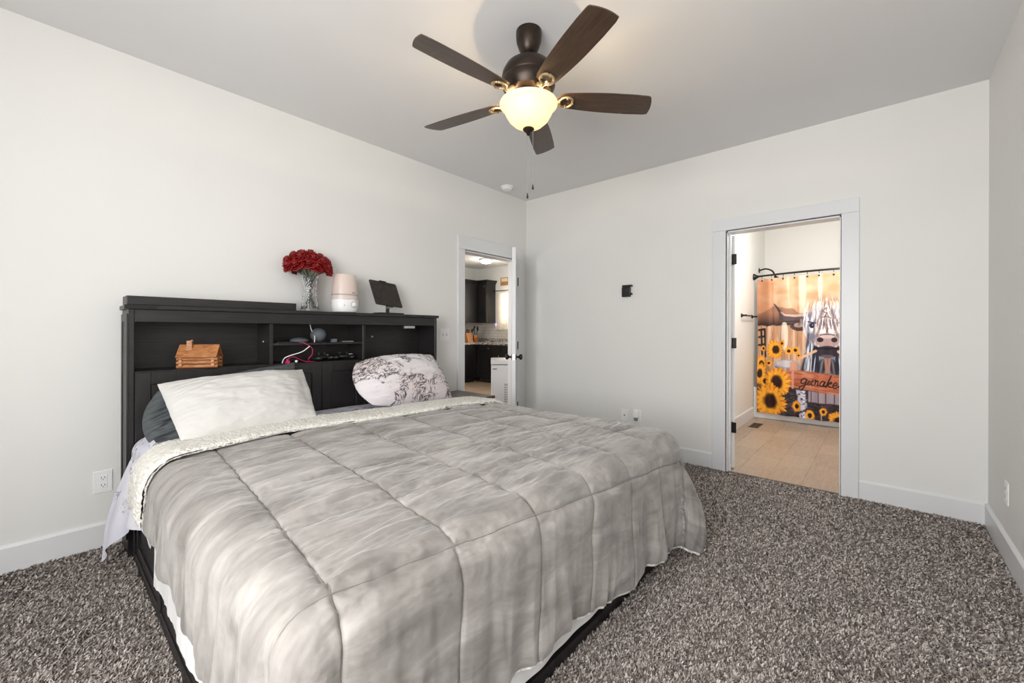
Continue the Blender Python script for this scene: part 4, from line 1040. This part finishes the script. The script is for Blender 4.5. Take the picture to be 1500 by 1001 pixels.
# curtain rod (bowed)
RZ = 1.955
def rodx(y): 
    u = (y - R) / (BY - R); return 6.60 - .25 * math.sin(PI * u) ** .9
rod = thing('curtain_rod', (6.6, BY, RZ), 'bowed dark bronze shower curtain rod across the tub', 'curtain rod')
MB().tube([(rodx(R + .02 + (BY - R - .04) * k / 40), R + .02 + (BY - R - .04) * k / 40, RZ) for k in range(41)], .0125, 12).build('rod', M['bronze'], rod, smooth=True)
for y, d in ((BY - .0005, -1), (R + .0005, 1)):
    MB().lathe([(.045, 0), (.046, .012), (.034, .03), (.022, .05), (.014, .07), (0, .07)], (6.60, y, RZ), 24, (-.25, d, 0)).build('rod_flange', M['blackmetal'], rod, smooth=True)
# shower arm
sh = thing('shower_fixture', (6.95, BY, 2.08), 'dark curved shower fixture on the wall above the curtain', 'shower')
MB().tube(smoothpath([(6.95, BY - .002, 2.085), (6.94, BY - .09, 2.10), (6.93, BY - .17, 2.06), (6.92, BY - .205, 1.99)], 8), .011, 12).build('arm', M['bronze'], sh, smooth=True)
MB().lathe([(.036, 0), (.034, .008), (.014, .012), (0, .012)], (6.95, BY - .0005, 2.085), 24, (0, -1, 0)).build('flange', M['bronze'], sh, smooth=True)
MB().lathe([(.012, 0), (.018, .02), (.045, .06), (.047, .07), (0, .072)], (6.92, BY - .205, 1.995), 24, (-.1, -.35, -1)).build('shower_head', M['bronze'], sh, smooth=True)

# printed shower curtain ------------------------------------------------
def paint(nx, ny):
    """the printed picture, in the units of a 0..905 x 130..940 drawing"""
    X = np.linspace(70, 925, nx)[:, None] * np.ones((1, ny)); Y = np.linspace(945, 105, ny)[None, :] * np.ones((nx, 1))
    MX = 490.0
    Xm = np.where(X > MX, 2 * MX - X, X)
    img = np.zeros((nx, ny, 3))
    def c(r, g, b): return np.array(srgb(r, g, b)[:3])
    def lay(mask, colr):
        m_ = np.clip(mask, 0, 1)[..., None]; img[:] = img * (1 - m_) + np.asarray(colr) * m_
    def soft(d, w=4.0): return np.clip(.5 - d / w, 0, 1)
    def ell(x, y, rx, ry, XX=None, w=.12):
        XX = Xm if XX is None else XX; d = np.sqrt(((XX - x) / rx) ** 2 + ((Y - y) / ry) ** 2) - 1; return np.clip(.5 - d / w, 0, 1)
    def seg(pts, r0, XX=None, r1=None):
        XX = Xm if XX is None else XX; best = np.full(XX.shape, 1e9); n = len(pts) - 1
        for i in range(n):
            (x0, y0), (x1, y1) = pts[i], pts[i + 1]; dx, dy = x1 - x0, y1 - y0; L2 = dx * dx + dy * dy + 1e-9
            t = np.clip(((XX - x0) * dx + (Y - y0) * dy) / L2, 0, 1); d = np.hypot(XX - x0 - t * dx, Y - y0 - t * dy)
            rr = r0 if r1 is None else r0 + (r1 - r0) * (i + t) / n
            best = np.minimum(best, d - rr)
        return soft(best, 3.0)
    # sunset sky
    f = fbm(X / 90, Y / 40, 3, 2)[..., None]
    img[:] = c(206, 160, 122) * (1 - np.clip(f + .3, 0, 1)) + c(222, 194, 164) * np.clip(f + .3, 0, 1)
    lay(np.clip((fbm(X / 30, Y / 300, 2, 6) - .05) * 3, 0, .75) * (X > 150), c(226, 216, 194)); lay(soft(X - 172, 10) * .45, c(190, 110, 70))
    # hills
    ridgey = 300 + 18 * np.sin(X / 45) + 20 * fbm(X / 60, Y * 0, 2, 8)
    lay(soft(ridgey - Y, 8) * .85, c(150, 105, 85)); lay(np.clip((Y - 320) / 70, 0, 1) * (Y < 420), c(60, 45, 45))
    # barn planks
    lay(soft(398 + 10 * fbm(X / 30, X / 50, 2, 3) - Y, 6), c(192, 146, 114))
    pl = np.abs(((X + 6 * fbm(X / 40, Y / 200, 2, 9)) % 38) - 19); lay(soft(pl - 1.5, 2) * (Y > 400) * .6, c(100, 60, 45))
    lay(np.clip((fbm(X / 14, Y / 160, 3, 10)) * 2, 0, .6) * (Y > 400), c(235, 205, 180)); lay(ell(250, 460, 22, 90, X) * .6, c(250, 240, 225))
    # fence
    for xx in (95, 122): lay(seg([(xx, 425), (xx + 4, 590)], 7, X), c(40, 32, 34))
    for yy in (425, 470, 520): lay(seg([(78, yy), (122, yy - 6)], 7, X), c(45, 36, 38))
    # dark meadow, fabric under the board
    lay(soft(765 - Y, 6), c(48, 42, 48)); lay(np.clip(fbm(X / 20, Y / 8, 3, 14) * 1.6, 0, .6) * (Y > 765), c(95, 80, 88))
    # cow body
    lay(soft(np.abs(Xm - MX) - (100 + (Y - 440) * .22), 14) * soft(430 - Y, 10) * soft(Y - 770, 8), c(82, 90, 112))
    hair = fbm(Xm / 7 + (Y / 60), Y / 90, 3, 17); 
    bodym = soft(np.abs(Xm - MX) - (98 + (Y - 440) * .22), 14) * soft(470 - Y, 10) * soft(Y - 680, 8)
    lay(bodym * np.clip(hair * 2.6 + .15, 0, .95), c(225, 228, 240)); lay(bodym * np.clip(-hair * 2.6, 0, .9), c(28, 32, 52))
    lay(ell(MX, 640, 55, 60) * .8, c(40, 35, 42)); lay(seg([(480, 590), (487, 665)], 7) * .8, c(190, 140, 125))
    # horns
    lay(seg([(183, 266), (205, 290), (226, 318), (232, 350), (265, 362), (320, 355), (385, 350)], 4, None, 25), c(92, 78, 82))
    lay(seg([(228, 316), (255, 335), (310, 340), (375, 335)], 3, None, 9), c(214, 180, 165)); lay(seg([(240, 375), (300, 372), (360, 370)], 3), c(45, 38, 44))
    lay(seg([(183, 266), (226, 322)], 2.5), c(60, 46, 46))
    # ears
    lay(ell(335, 400, 55, 30), c(80, 62, 62)); lay(ell(330, 395, 30, 14), c(186, 150, 138)); lay(np.clip(fbm(Xm / 5, Y / 20, 2, 19) * 2, 0, .7) * ell(335, 402, 52, 28), c(40, 30, 32))
    # head
    hd = ell(MX, 405, 128, 122, None, .1); lay(hd, c(190, 185, 192))
    strand = fbm((Xm - MX) / 9 + (Y - 290) * (Xm - MX) / 9000, Y / 70, 3, 23)
    lay(hd * np.clip(strand * 2.6, 0, .95), c(248, 248, 250)); lay(hd * np.clip(-strand * 3, 0, .8), c(90, 90, 112))
    fc = ell(MX, 400, 62, 120, None, .3); lay(fc * .55, c(196, 160, 136)); st2 = fbm((Xm - MX) / 6, Y / 26, 3, 27); lay(fc * np.clip(st2 * 3, 0, .9), c(235, 225, 222)); lay(fc * np.clip(-st2 * 3, 0, .8), c(110, 72, 58))
    for pts in ([(490, 300), (478, 340), (488, 400)], [(470, 330), (505, 322)], [(468, 355), (510, 350)], [(497, 370), (484, 430)]): lay(seg(pts, 4, X) * .7, c(88, 50, 40))
    lay(ell(408, 398, 12, 13), c(35, 38, 60)); lay(ell(411, 395, 3, 3), c(120, 130, 170)); lay(seg([(392, 378), (425, 384)], 3), c(60, 55, 70))
    lay(seg([(395, 420), (380, 520)], 6) * .8, c(60, 66, 92))
    lk = ell(MX, 350, 132, 110, None, .4); st3 = fbm((Xm - MX) / 5 + (Y - 290) / 30, Y / 50, 3, 61); lay(lk * np.clip(st3 * 4 - .2, 0, .9), c(242, 242, 248)); lay(lk * np.clip(-st3 * 4 - .3, 0, .8), c(105, 100, 125))
    lay(ell(408, 398, 14, 16), c(30, 32, 52)); lay(seg([(388, 376), (428, 384)], 4), c(70, 66, 86)); lay(ell(411, 396, 4, 4), c(130, 140, 180))
    for q_ in ([(484, 300), (470, 318), (492, 330), (478, 345)], [(466, 352), (492, 346), (512, 358)], [(490, 360), (482, 390), (494, 415), (486, 435)], [(474, 380), (480, 410)]): lay(seg(q_, 3.5, X) * .75, c(96, 56, 42))
    # muzzle
    lay(ell(MX, 485, 62, 42), c(178, 150, 148)); lay(seg([(452, 452), (490, 448)], 4) * .8, c(90, 66, 66)); lay(ell(452, 480, 17, 14), c(44, 34, 40)); lay(ell(MX, 462, 40, 10) * .6, c(225, 205, 205))
    lay(ell(MX, 548, 66, 34), c(52, 44, 56)); lay(seg([(430, 525), (490, 532)], 5), c(24, 20, 28)); lay(ell(MX, 575, 36, 10) * .6, c(120, 105, 115))
    # straw, bucket and hand
    lay(seg([(340, 590), (430, 545)], 7, X), c(228, 182, 142)); lay(seg([(550, 545), (600, 585)], 7, X), c(228, 182, 142))
    lay(ell(262, 640, 78, 38, X), c(168, 165, 176)); lay(ell(255, 628, 60, 20, X) * .7, c(216, 214, 222)); lay(seg([(190, 650), (262, 678), (330, 668)], 3, X), c(90, 88, 100))
    # sign board
    slope = (X - 260) * .085; sg_ = soft(258 - X, 3) * soft(X - 745, 3) * soft(655 + slope - Y, 3) * soft(Y - (765 + slope * 1.15), 3)
    lay(sg_, c(192, 112, 82)); lay(sg_ * np.clip(fbm(X / 60, (Y - slope) / 5, 3, 31) * 2.2, 0, .7), c(150, 74, 54)); lay(sg_ * np.clip(-fbm(X / 70, (Y - slope) / 8, 3, 34) * 2, 0, .5), c(222, 156, 122))
    for off in (750, 658): lay(sg_ * soft(np.abs(Y - slope * 1.1 - off) - 1.5, 2) * .6, c(90, 45, 38))
    # script lettering
    ink = c(30, 22, 26)
    def word(strokes, ox, oy, k, lw):
        for st in strokes:
            P_ = smoothpath([(ox + x * k + (-y) * k * .22, oy + y * k + (ox + x * k - 260) * .085, 0) for x, y in st], 5)
            lay(seg([(p.x, p.y) for p in P_], lw, X), ink)
    g = [[(28, -34), (16, -42), (4, -30), (6, -14), (20, -12), (30, -28), (30, -36), (28, 0), (18, 26), (4, 24), (6, 10), (34, -8)]]
    e = [[(2, -20), (20, -24), (22, -38), (10, -40), (2, -24), (6, -8), (18, -6), (34, -20)]]
    t_ = [[(14, -66), (8, -30), (10, -8), (18, -6), (28, -16)], [(0, -46), (26, -50)]]
    n_ = [[(0, -36), (6, -38), (4, -8), (8, -28), (20, -38), (24, -28), (22, -8), (32, -12)]]
    a_ = [[(26, -36), (12, -40), (2, -24), (6, -8), (18, -12), (26, -36), (24, -10), (34, -12)]]
    k_ = [[(12, -78), (2, -8), (8, -26), (22, -40), (24, -30), (8, -24), (18, -10), (32, -8)]]
    d_ = [[(26, -34), (12, -38), (2, -22), (8, -8), (20, -14), (34, -76), (28, -12), (40, -12)]]
    x_ = 348
    word(g, 338, 742, 1.0, 3.6); word(e, 376, 738, .62, 3.2); word(t_, 395, 738, .55, 3.0)
    x_ = 416
    for L_, adv in ((n_, 36), (a_, 36), (k_, 34), (e, 36), (d_, 40)): word(L_, x_, 736, .9, 3.6); x_ += adv * .9
    # pole, hand, gown below the board
    lay(seg([(298, 640), (293, 770)], 7, X), c(212, 150, 128))
    for k in range(4): lay(ell(302, 622 + k * 13, 24, 8, X), c(214, 160, 134)); lay(seg([(284, 629 + k * 13), (322, 630 + k * 13)], 1.2, X) * .7, c(130, 80, 66))
    gw = soft(385 - X, 5) * soft(X - 760, 5) * soft(775 + slope * .6 - Y, 4) * soft(Y - 845, 6); lay(gw, c(164, 150, 162))
    lay(gw * soft(np.abs((X % 42) - 21) - 3, 3) * .9, c(60, 50, 66))
    sh_ = soft(np.abs(X - 350 - (Y - 850) * .12) - 26, 8) * soft(780 - Y, 6); lay(sh_ * np.clip(.65 + fbm(X / 14, Y / 7, 2, 39) * 2, 0, 1), c(216, 216, 236))
    # sunflowers
    def sun(x, y, r, sq=1.0, seed=0, n=17):
        dx, dy = (X - x) / sq, Y - y; d = np.hypot(dx, dy) * (1 + .28 * fbm(X / (r * .3), Y / (r * .3), 2, int(seed) % 50)); th = np.arctan2(dy, dx)
        pet = np.abs(np.mod(th * n / (2 * PI) + seed * .3, 1) - .5) * 2
        pet2 = np.abs(np.mod(th * n / (2 * PI) + seed * .3 + .5, 1) - .5) * 2
        lay(soft(d - r * (.98 - .34 * pet2 ** 1.5), 4), c(222, 128, 24)); m1 = soft(d - r * (1.0 - .40 * pet ** 1.4), 4)
        lay(m1, c(247, 172, 44)); lay(m1 * np.clip(d / r, 0, 1) * .4, c(255, 204, 90)); lay(m1 * soft(pet - .12, .1) * .35, c(214, 118, 20))
        lay(soft(d - r * .46, r * .12), c(120, 62, 18)); lay(soft(d - r * .36, r * .10), c(46, 26, 20))
    lay(ell(110, 800, 70, 190, X) * .6, c(140, 92, 30))
    for (x, y, r, sq) in ((110, 540, 20, 1), (232, 505, 20, 1), (275, 550, 24, 1), (312, 545, 22, 1), (330, 575, 14, 1), (150, 630, 20, 1), (190, 545, 58, .9), (95, 640, 62, .6), (88, 700, 66, .55), (120, 745, 40, .8), (200, 748, 92, .85), (158, 868, 108, .95), (318, 880, 34, .9), (395, 925, 36, .7), (548, 938, 56, 1), (470, 892, 24, .9), (640, 900, 40, 1), (700, 820, 80, .9), (790, 860, 100, .9), (800, 700, 80, .9), (820, 560, 60, .9)):
        sun(x, y, r, sq, x)
    lay(soft(np.abs(X - 458) - 2.5, 2) * (Y > 905), c(190, 170, 150))
    out_ = np.ones((nx, ny, 4)); out_[..., :3] = np.clip(img, 0, 1); return out_
def shower_curtain():
    nx, ny = 430, 430
    W_ = BY - .045 - (R + .10)
    u = np.linspace(0, 1, nx)[:, None] * np.ones((1, ny)); v = np.linspace(0, 1, ny)[None, :] * np.ones((nx, 1))
    # left edge at the wall: 0.03 off; picture 1 unit = W_/855
    y = BY - .055 - u * 1.60
    zt, zb = RZ - .045, .085
    fold = .018 * np.sin(u * 52) + .010 * np.sin(u * 23 + 1) + .022 * np.exp(-((u - .115) / .012) ** 2)
    x = 6.60 - .25 * np.sin(PI * np.clip((y - R) / (BY - R), 0, 1)) ** .9 * (.55 + .45 * v) + fold * (1.15 - .5 * v)
    x = np.minimum(x, TX - .022 + .10 * np.clip(v - .3, 0, 1))
    y2 = y + .004 * np.sin(v * 9 + u * 40)
    scal = .012 * (1 - np.abs(np.sin(u * PI * 12))) * 0
    z = zb + (zt - zb) * v - scal * (v > .98)
    P = np.stack([x, y2, z], -1)
    m_ = bpy.data.materials.new('printed_curtain_fabric'); m_.use_nodes = True; t = NT(m_); at = t.n('ShaderNodeAttribute'); at.attribute_name = 'print'
    t.col(at.outputs['Color']); t.p.inputs['Roughness'].default_value = .55; t.p.inputs['Specular IOR Level'].default_value = .3
    cur = thing('shower_curtain', (6.4, .5, RZ), 'printed shower curtain showing a highland cow, sunflowers and a wooden sign', 'shower curtain')
    grid_mesh('curtain_cloth', P, m_, cur, color=paint(nx, ny), thick=.0015)
    for k in range(12):
        uu = .035 + k / 12 * .99
        i = min(int(uu * (nx - 1)), nx - 1); p = P[i, -1]
        rx = rodx(p[1])
        m2 = MB(); m2.tube([(rx + .019 * math.cos(a_), p[1], RZ - .012 + .024 * math.sin(a_) - .004) for a_ in np.linspace(0, 2 * PI, 17)], .002, 6)
        m2.cyl((p[0] - .003, p[1], p[2] - .022), (p[0] + .003, p[1], p[2] - .022), .012, n=14)
        m2.build('curtain_ring', M['bronze'], cur, smooth=True)
shower_curtain()

# ================================================================== KITCHEN
granite = mat('speckled_granite', (.5, .48, .45, 1), .2); t = NT(granite); v = t.coord()
vo = t.n('ShaderNodeTexVoronoi'); t.l(v, vo.inputs['Vector']); vo.inputs['Scale'].default_value = 48
t.col(t.ramp(vo.outputs['Color'], [(.2, (.06, .05, .05, 1)), (.4, (.38, .34, .31, 1)), (.7, (.66, .63, .58, 1))]))
def cab_unit(name, x0, x1, y0, y1, z0, z1, face, splits, label, group, drawer=None, toe=0, crown=0):
    o = thing(name, ((x0 + x1) / 2, (y0 + y1) / 2, z0), label, 'cabinet', group)
    if face == '-y': MB().box(x0, x1, y0 + .02, y1, z0 + toe, z1).build('carcass', M['kcab'], o, bevel=.003)
    else: MB().box(x0 + .02, x1, y0, y1, z0 + toe, z1).build('carcass', M['kcab'], o, bevel=.003)
    if toe: 
        if face == '-y': MB().box(x0, x1, y0 + .08, y1, z0, z0 + toe).build('toe_kick', M['slot'], o)
        else: MB().box(x0 + .08, x1, y0, y1, z0, z0 + toe).build('toe_kick', M['slot'], o)
    if crown:
        c_ = MB()
        if face == '-y': c_.prism([(y0 + .02, z1 - .02), (y0 - .04, z1 + .06), (y0 - .04, z1 + .075), (y1, z1 + .075), (y1, z1 - .02)], 'x', x0, x1)
        else:
            n = 5; pr_ = [(x0 + .02, z1 - .02), (x0 - .04, z1 + .06), (x0 - .04, z1 + .075), (x1, z1 + .075), (x1, z1 - .02)]
            vs = []
            for yy, gr in ((y0, 1), (y1, 0)):
                for i, (px_, pz_) in enumerate(pr_): vs.append((px_, yy - (.06 if (gr and i in (1, 2, 3)) else 0), pz_))
            c_.add(vs, [(k, (k + 1) % n, n + (k + 1) % n, n + k) for k in range(n)] + [tuple(range(n - 1, -1, -1)), tuple(range(n, 2 * n))])
        c_.build('crown_moulding', M['kcab'], o)
    n = splits; g = .006
    dz1 = z1 - (.17 if drawer else 0)
    for k in range(n):
        if face == '-y':
            w_ = (x1 - x0) / n; d_o = MB().panel(x0 + k * w_ + g, y0 + .02, z0 + toe + g, (1, 0, 0), w_ - 2 * g, dz1 - z0 - toe - 2 * g, (0, -1, 0), .02, .055, .008).build('door', M['kcab'], o, bevel=.002)
            if drawer: MB().panel(x0 + k * w_ + g, y0 + .02, dz1 + g, (1, 0, 0), w_ - 2 * g, .17 - 2 * g, (0, -1, 0), .02, .03, .006).build('drawer', M['kcab'], o, bevel=.002)
            kx, kz = x0 + k * w_ + (w_ - .04 if k % 2 == 0 else .04), (z0 + .09 if z0 > 1 else dz1 - .09)
            MB().ball((kx, y0 - .012, kz), .011).build('knob', M['silver'], d_o, smooth=True)
        else:
            w_ = (y1 - y0) / n; d_o = MB().panel(x0 + .02, y0 + k * w_ + g, z0 + toe + g, (0, 1, 0), w_ - 2 * g, dz1 - z0 - toe - 2 * g, (-1, 0, 0), .02, .055, .008).build('door', M['kcab'], o, bevel=.002)
            if drawer:
                dd = MB().panel(x0 + .02, y0 + k * w_ + g, dz1 + g, (0, 1, 0), w_ - 2 * g, .17 - 2 * g, (-1, 0, 0), .02, .03, .006).build('drawer', M['kcab'], o, bevel=.002)
                MB().ball((x0 - .012, y0 + (k + .5) * w_, dz1 + .085), .011).build('knob', M['silver'], dd, smooth=True)
            MB().ball((x0 - .012, y0 + k * w_ + .05, dz1 - .08), .011).build('knob', M['silver'], d_o, smooth=True)
    return o
cab_unit('wall_cabinet', 6.10, 7.025, 7.33, KY - .002, 1.384, 2.33, '-y', 2, 'dark wall cabinet facing the door beside the kitchen corner', 'kitchen wall cabinets', crown=1)
cab_unit('wall_cabinet', 7.03, KX - .002, 7.04, KY - .003, 1.384, 2.33, '-x', 1, 'dark wall cabinet on the right wall, beside the kitchen window curtain', 'kitchen wall cabinets', crown=1)
cab_unit('base_cabinet', 5.6, 6.73, 7.05, KY - .002, 0, .875, '-y', 2, 'dark base cabinet under the knife block, facing the doorway', 'kitchen base cabinets', toe=.1)
cab_unit('base_cabinet', 6.75, KX - .002, 6.30, 7.04, 0, .875, '-x', 1, 'dark base cabinet with a drawer, next to the kitchen corner', 'kitchen base cabinets', drawer=1, toe=.1)
cab_unit('base_cabinet', 6.75, KX - .002, 5.30, 6.295, 0, .875, '-x', 2, 'dark base cabinet with drawers under the kitchen window', 'kitchen base cabinets', drawer=1, toe=.1)
MBc = MB(); MBc.box(5.6, KX - .002, 7.02, KY - .003, .876, .915).box(6.72, KX - .002, 5.3, 7.02, .876, .915).box(5.6, KX - .014, KY - .033, KY - .013, .915, 1.01).box(KX - .034, KX - .014, 5.3, KY - .033, .915, 1.01)
tag(MBc.build('countertop', granite), 'speckled granite countertop with a low backsplash lip in the kitchen corner', 'countertop')
# window with curtain on the right wall
kw = MB(); kw.box(KX - .03, KX - .001, 5.30, 5.36, 1.15, 2.1).box(KX - .03, KX - .001, 6.6, 6.66, 1.15, 2.1).box(KX - .03, KX - .001, 5.36, 6.6, 2.04, 2.1).box(KX - .03, KX - .001, 5.36, 6.6, 1.15, 1.21)
kwo = struct(kw.build('window_3', M['trim']))
pane = mat('bright_window_pane', (1, 1, 1, 1), .3, 0, Emission_Color=(1.0, .97, .92, 1), Emission_Strength=1.6)
MB().box(KX - .012, KX - .004, 5.36, 6.6, 1.21, 2.04).build('pane', pane, kwo)
kc = thing('window_curtain', (7.24, 6.5, 2.16), 'cream curtain panel hanging at the kitchen window', 'curtain')
nu, nv = 90, 20; u = np.linspace(0, 1, nu)[:, None] * np.ones((1, nv)); v = np.linspace(0, 1, nv)[None, :] * np.ones((nu, 1))
P = np.stack([7.25 + .02 * np.sin(u * 60) + 0 * v, 6.86 - .62 * u + .05 * (1 - v) * (1 - u), 1.19 + .95 * v], -1)
cream = mat('sunlit_cream_cotton', (.88, .85, .80, 1), .8); tn = cream.node_tree
tt = tn.nodes.new('ShaderNodeBsdfTranslucent'); tt.inputs['Color'].default_value = (.95, .90, .82, 1); mm = tn.nodes.new('ShaderNodeMixShader'); mm.inputs[0].default_value = .4
tn.links.new(tn.nodes['Principled BSDF'].outputs[0], mm.inputs[1]); tn.links.new(tt.outputs[0], mm.inputs[2]); tn.links.new(mm.outputs[0], tn.nodes['Material Output'].inputs[0])
grid_mesh('curtain_cloth', P, cream, kc, thick=.002)
kr = thing('curtain_rod', (7.27, 6.2, 2.15), 'thin dark curtain rod over the kitchen window', 'curtain rod')
MB().cyl((7.25, 5.2, 2.15), (7.25, 7.0, 2.15), .009, n=10).ball((7.25, 7.01, 2.15), .016).build('rod', M['blackmetal'], kr, smooth=True)
for y in (5.28, 6.93): MB().cyl((KX - .001, y, 2.15), (7.25, y, 2.15), .006, n=8).build('rod_bracket', M['blackmetal'], kr)
# picture above window
pc = thing('wall_sign', (KX, 6.73, 2.38), 'small amber framed sign above the kitchen window', 'wall sign')
MB().box(KX - .02, KX - .001, 6.60, 6.86, 2.28, 2.47).build('frame', mat('amber_wood', (.45, .22, .07, 1), .5), pc, bevel=.003)
MB().box(KX - .023, KX - .0195, 6.63, 6.83, 2.37, 2.45).build('picture', mat('pale_print', (.8, .7, .5, 1), .6), pc)
# night light
nl = thing('night_light', (KX - .05, 7.0, 1.25), 'small purple lit plug in night light on the backsplash', 'night light')
MB().box(KX - .05, KX - .0125, 6.93, 6.99, 1.22, 1.35).build('body', M['white'], nl, bevel=.008)
MB().ball((KX - .055, 6.96, 1.34), .018, .03, .03).build('bulb', mat('violet_lamp', (.4, .2, .9, 1), .4, 0, Emission_Color=(.45, .25, 1, 1), Emission_Strength=2.5), nl, smooth=True)
# knife block + utensil crock
kb = thing('knife_block', (6.72, 7.30, .915), 'copper and wood knife block on the granite counter', 'knife block')
MB().prism([(7.22, .9155), (7.38, .9155), (7.42, 1.10), (7.32, 1.14)], 'x', 6.64, 6.80).build('block', mat('orange_wood', (.5, .22, .08, 1), .4), kb, bevel=.004)
for k in range(4): MB().cyl((6.665 + k * .037, 7.36, 1.115), (6.65 + k * .037, 7.31, 1.22), .011, .013, 10).build('knife_handle', M['copper'] if k % 2 else M['black'], kb)
cr = thing('utensil_crock', (6.93, 7.30, .915), 'copper utensil crock full of dark spoons on the counter', 'utensil holder')
MB().lathe([(0, 0), (.055, 0), (.06, .01), (.058, .17), (.054, .17), (.052, .02), (0, .02)], (6.93, 7.30, .9155), 28).build('crock', M['copper'], cr, smooth=True)
for k, (dx, dy, h) in enumerate(((-.05, 0, .33), (.05, -.02, .36), (.0, .03, .38), (.09, .02, .33), (-.09, .01, .30))):
    ut = thing('cooking_utensil', (6.93 + dx * .3, 7.30 + dy * .3, .94), 'dark cooking utensil standing in the copper crock', 'utensil', 'utensils in the copper crock')
    MB().cyl((6.93 + dx * .3, 7.30 + dy * .3, .94), (6.93 + dx, 7.30 + dy, .915 + h - .04), .005, n=8).build('handle', M['black'], ut)
    MB().ball((6.93 + dx * 1.08, 7.30 + dy, .915 + h - .02), .032, .014, .042).build('head', M['black'], ut, smooth=True)
# ceiling light
kl = thing('ceiling_light', (6.42, 6.43, H), 'flush round lit ceiling light in the kitchen', 'ceiling light')
MB().lathe([(0, 0), (.15, 0), (.15, -.02), (.13, -.03), (0, -.03)], (6.42, 6.43, H - .0005), 36).build('base', M['silver'], kl, smooth=True)
MB().lathe([(.13, 0), (.13, -.02), (.09, -.055), (.0, -.07)], (6.42, 6.43, H - .031), 36).build('diffuser', mat('lit_diffuser', (.9, .9, .9, 1), .4, 0, Emission_Color=(1, .95, .85, 1), Emission_Strength=1.6), kl, smooth=True)
# chest freezer
fz = thing('chest_freezer', (3.81, 3.72, 0), 'white chest freezer just inside the kitchen beside the doorway', 'freezer')
frz = mat('white_enamel', (.74, .75, .78, 1), .3)
def lb(m_, x0, x1, y0, y1, z0, z1): m_.box(3.81 + x0, 3.81 + x1, 3.72 + y0, 3.72 + y1, z0, z1); return m_
lb(MB(), 0, .55, 0, .54, .03, .755).build('body', frz, fz, bevel=.012, seg=3)
lb(MB(), -.004, .554, -.008, .548, .762, .818).build('lid', frz, fz, bevel=.012, seg=3)
vg = MB()
for k in range(7): lb(vg, .175, .33, -.004, .001, .30 + k * .03, .312 + k * .03)
lb(MB(), .165, .34, -.0015, .002, .285, .525).build('vent_gap_shade', mat('grey_gap_shade', (.42, .42, .44, 1), .5), fz)  # grey plate on the body; its colour stands in for shade between the louvers
lb(vg, .16, .17, -.004, .001, .28, .52); lb(vg, .335, .345, -.004, .001, .28, .52); lb(vg, .16, .345, -.004, .001, .52, .53); vg.build('vent_grille', frz, fz)
lb(MB(), .02, .075, -.003, .001, .70, .713).build('badge', bl, fz)
for x in (.04, .5):
    for y in (.05, .48): lb(MB(), x, x + .03, y, y + .03, 0, .03).build('foot', M['black'], fz)
fz.rotation_euler.z = math.radians(-45.7)
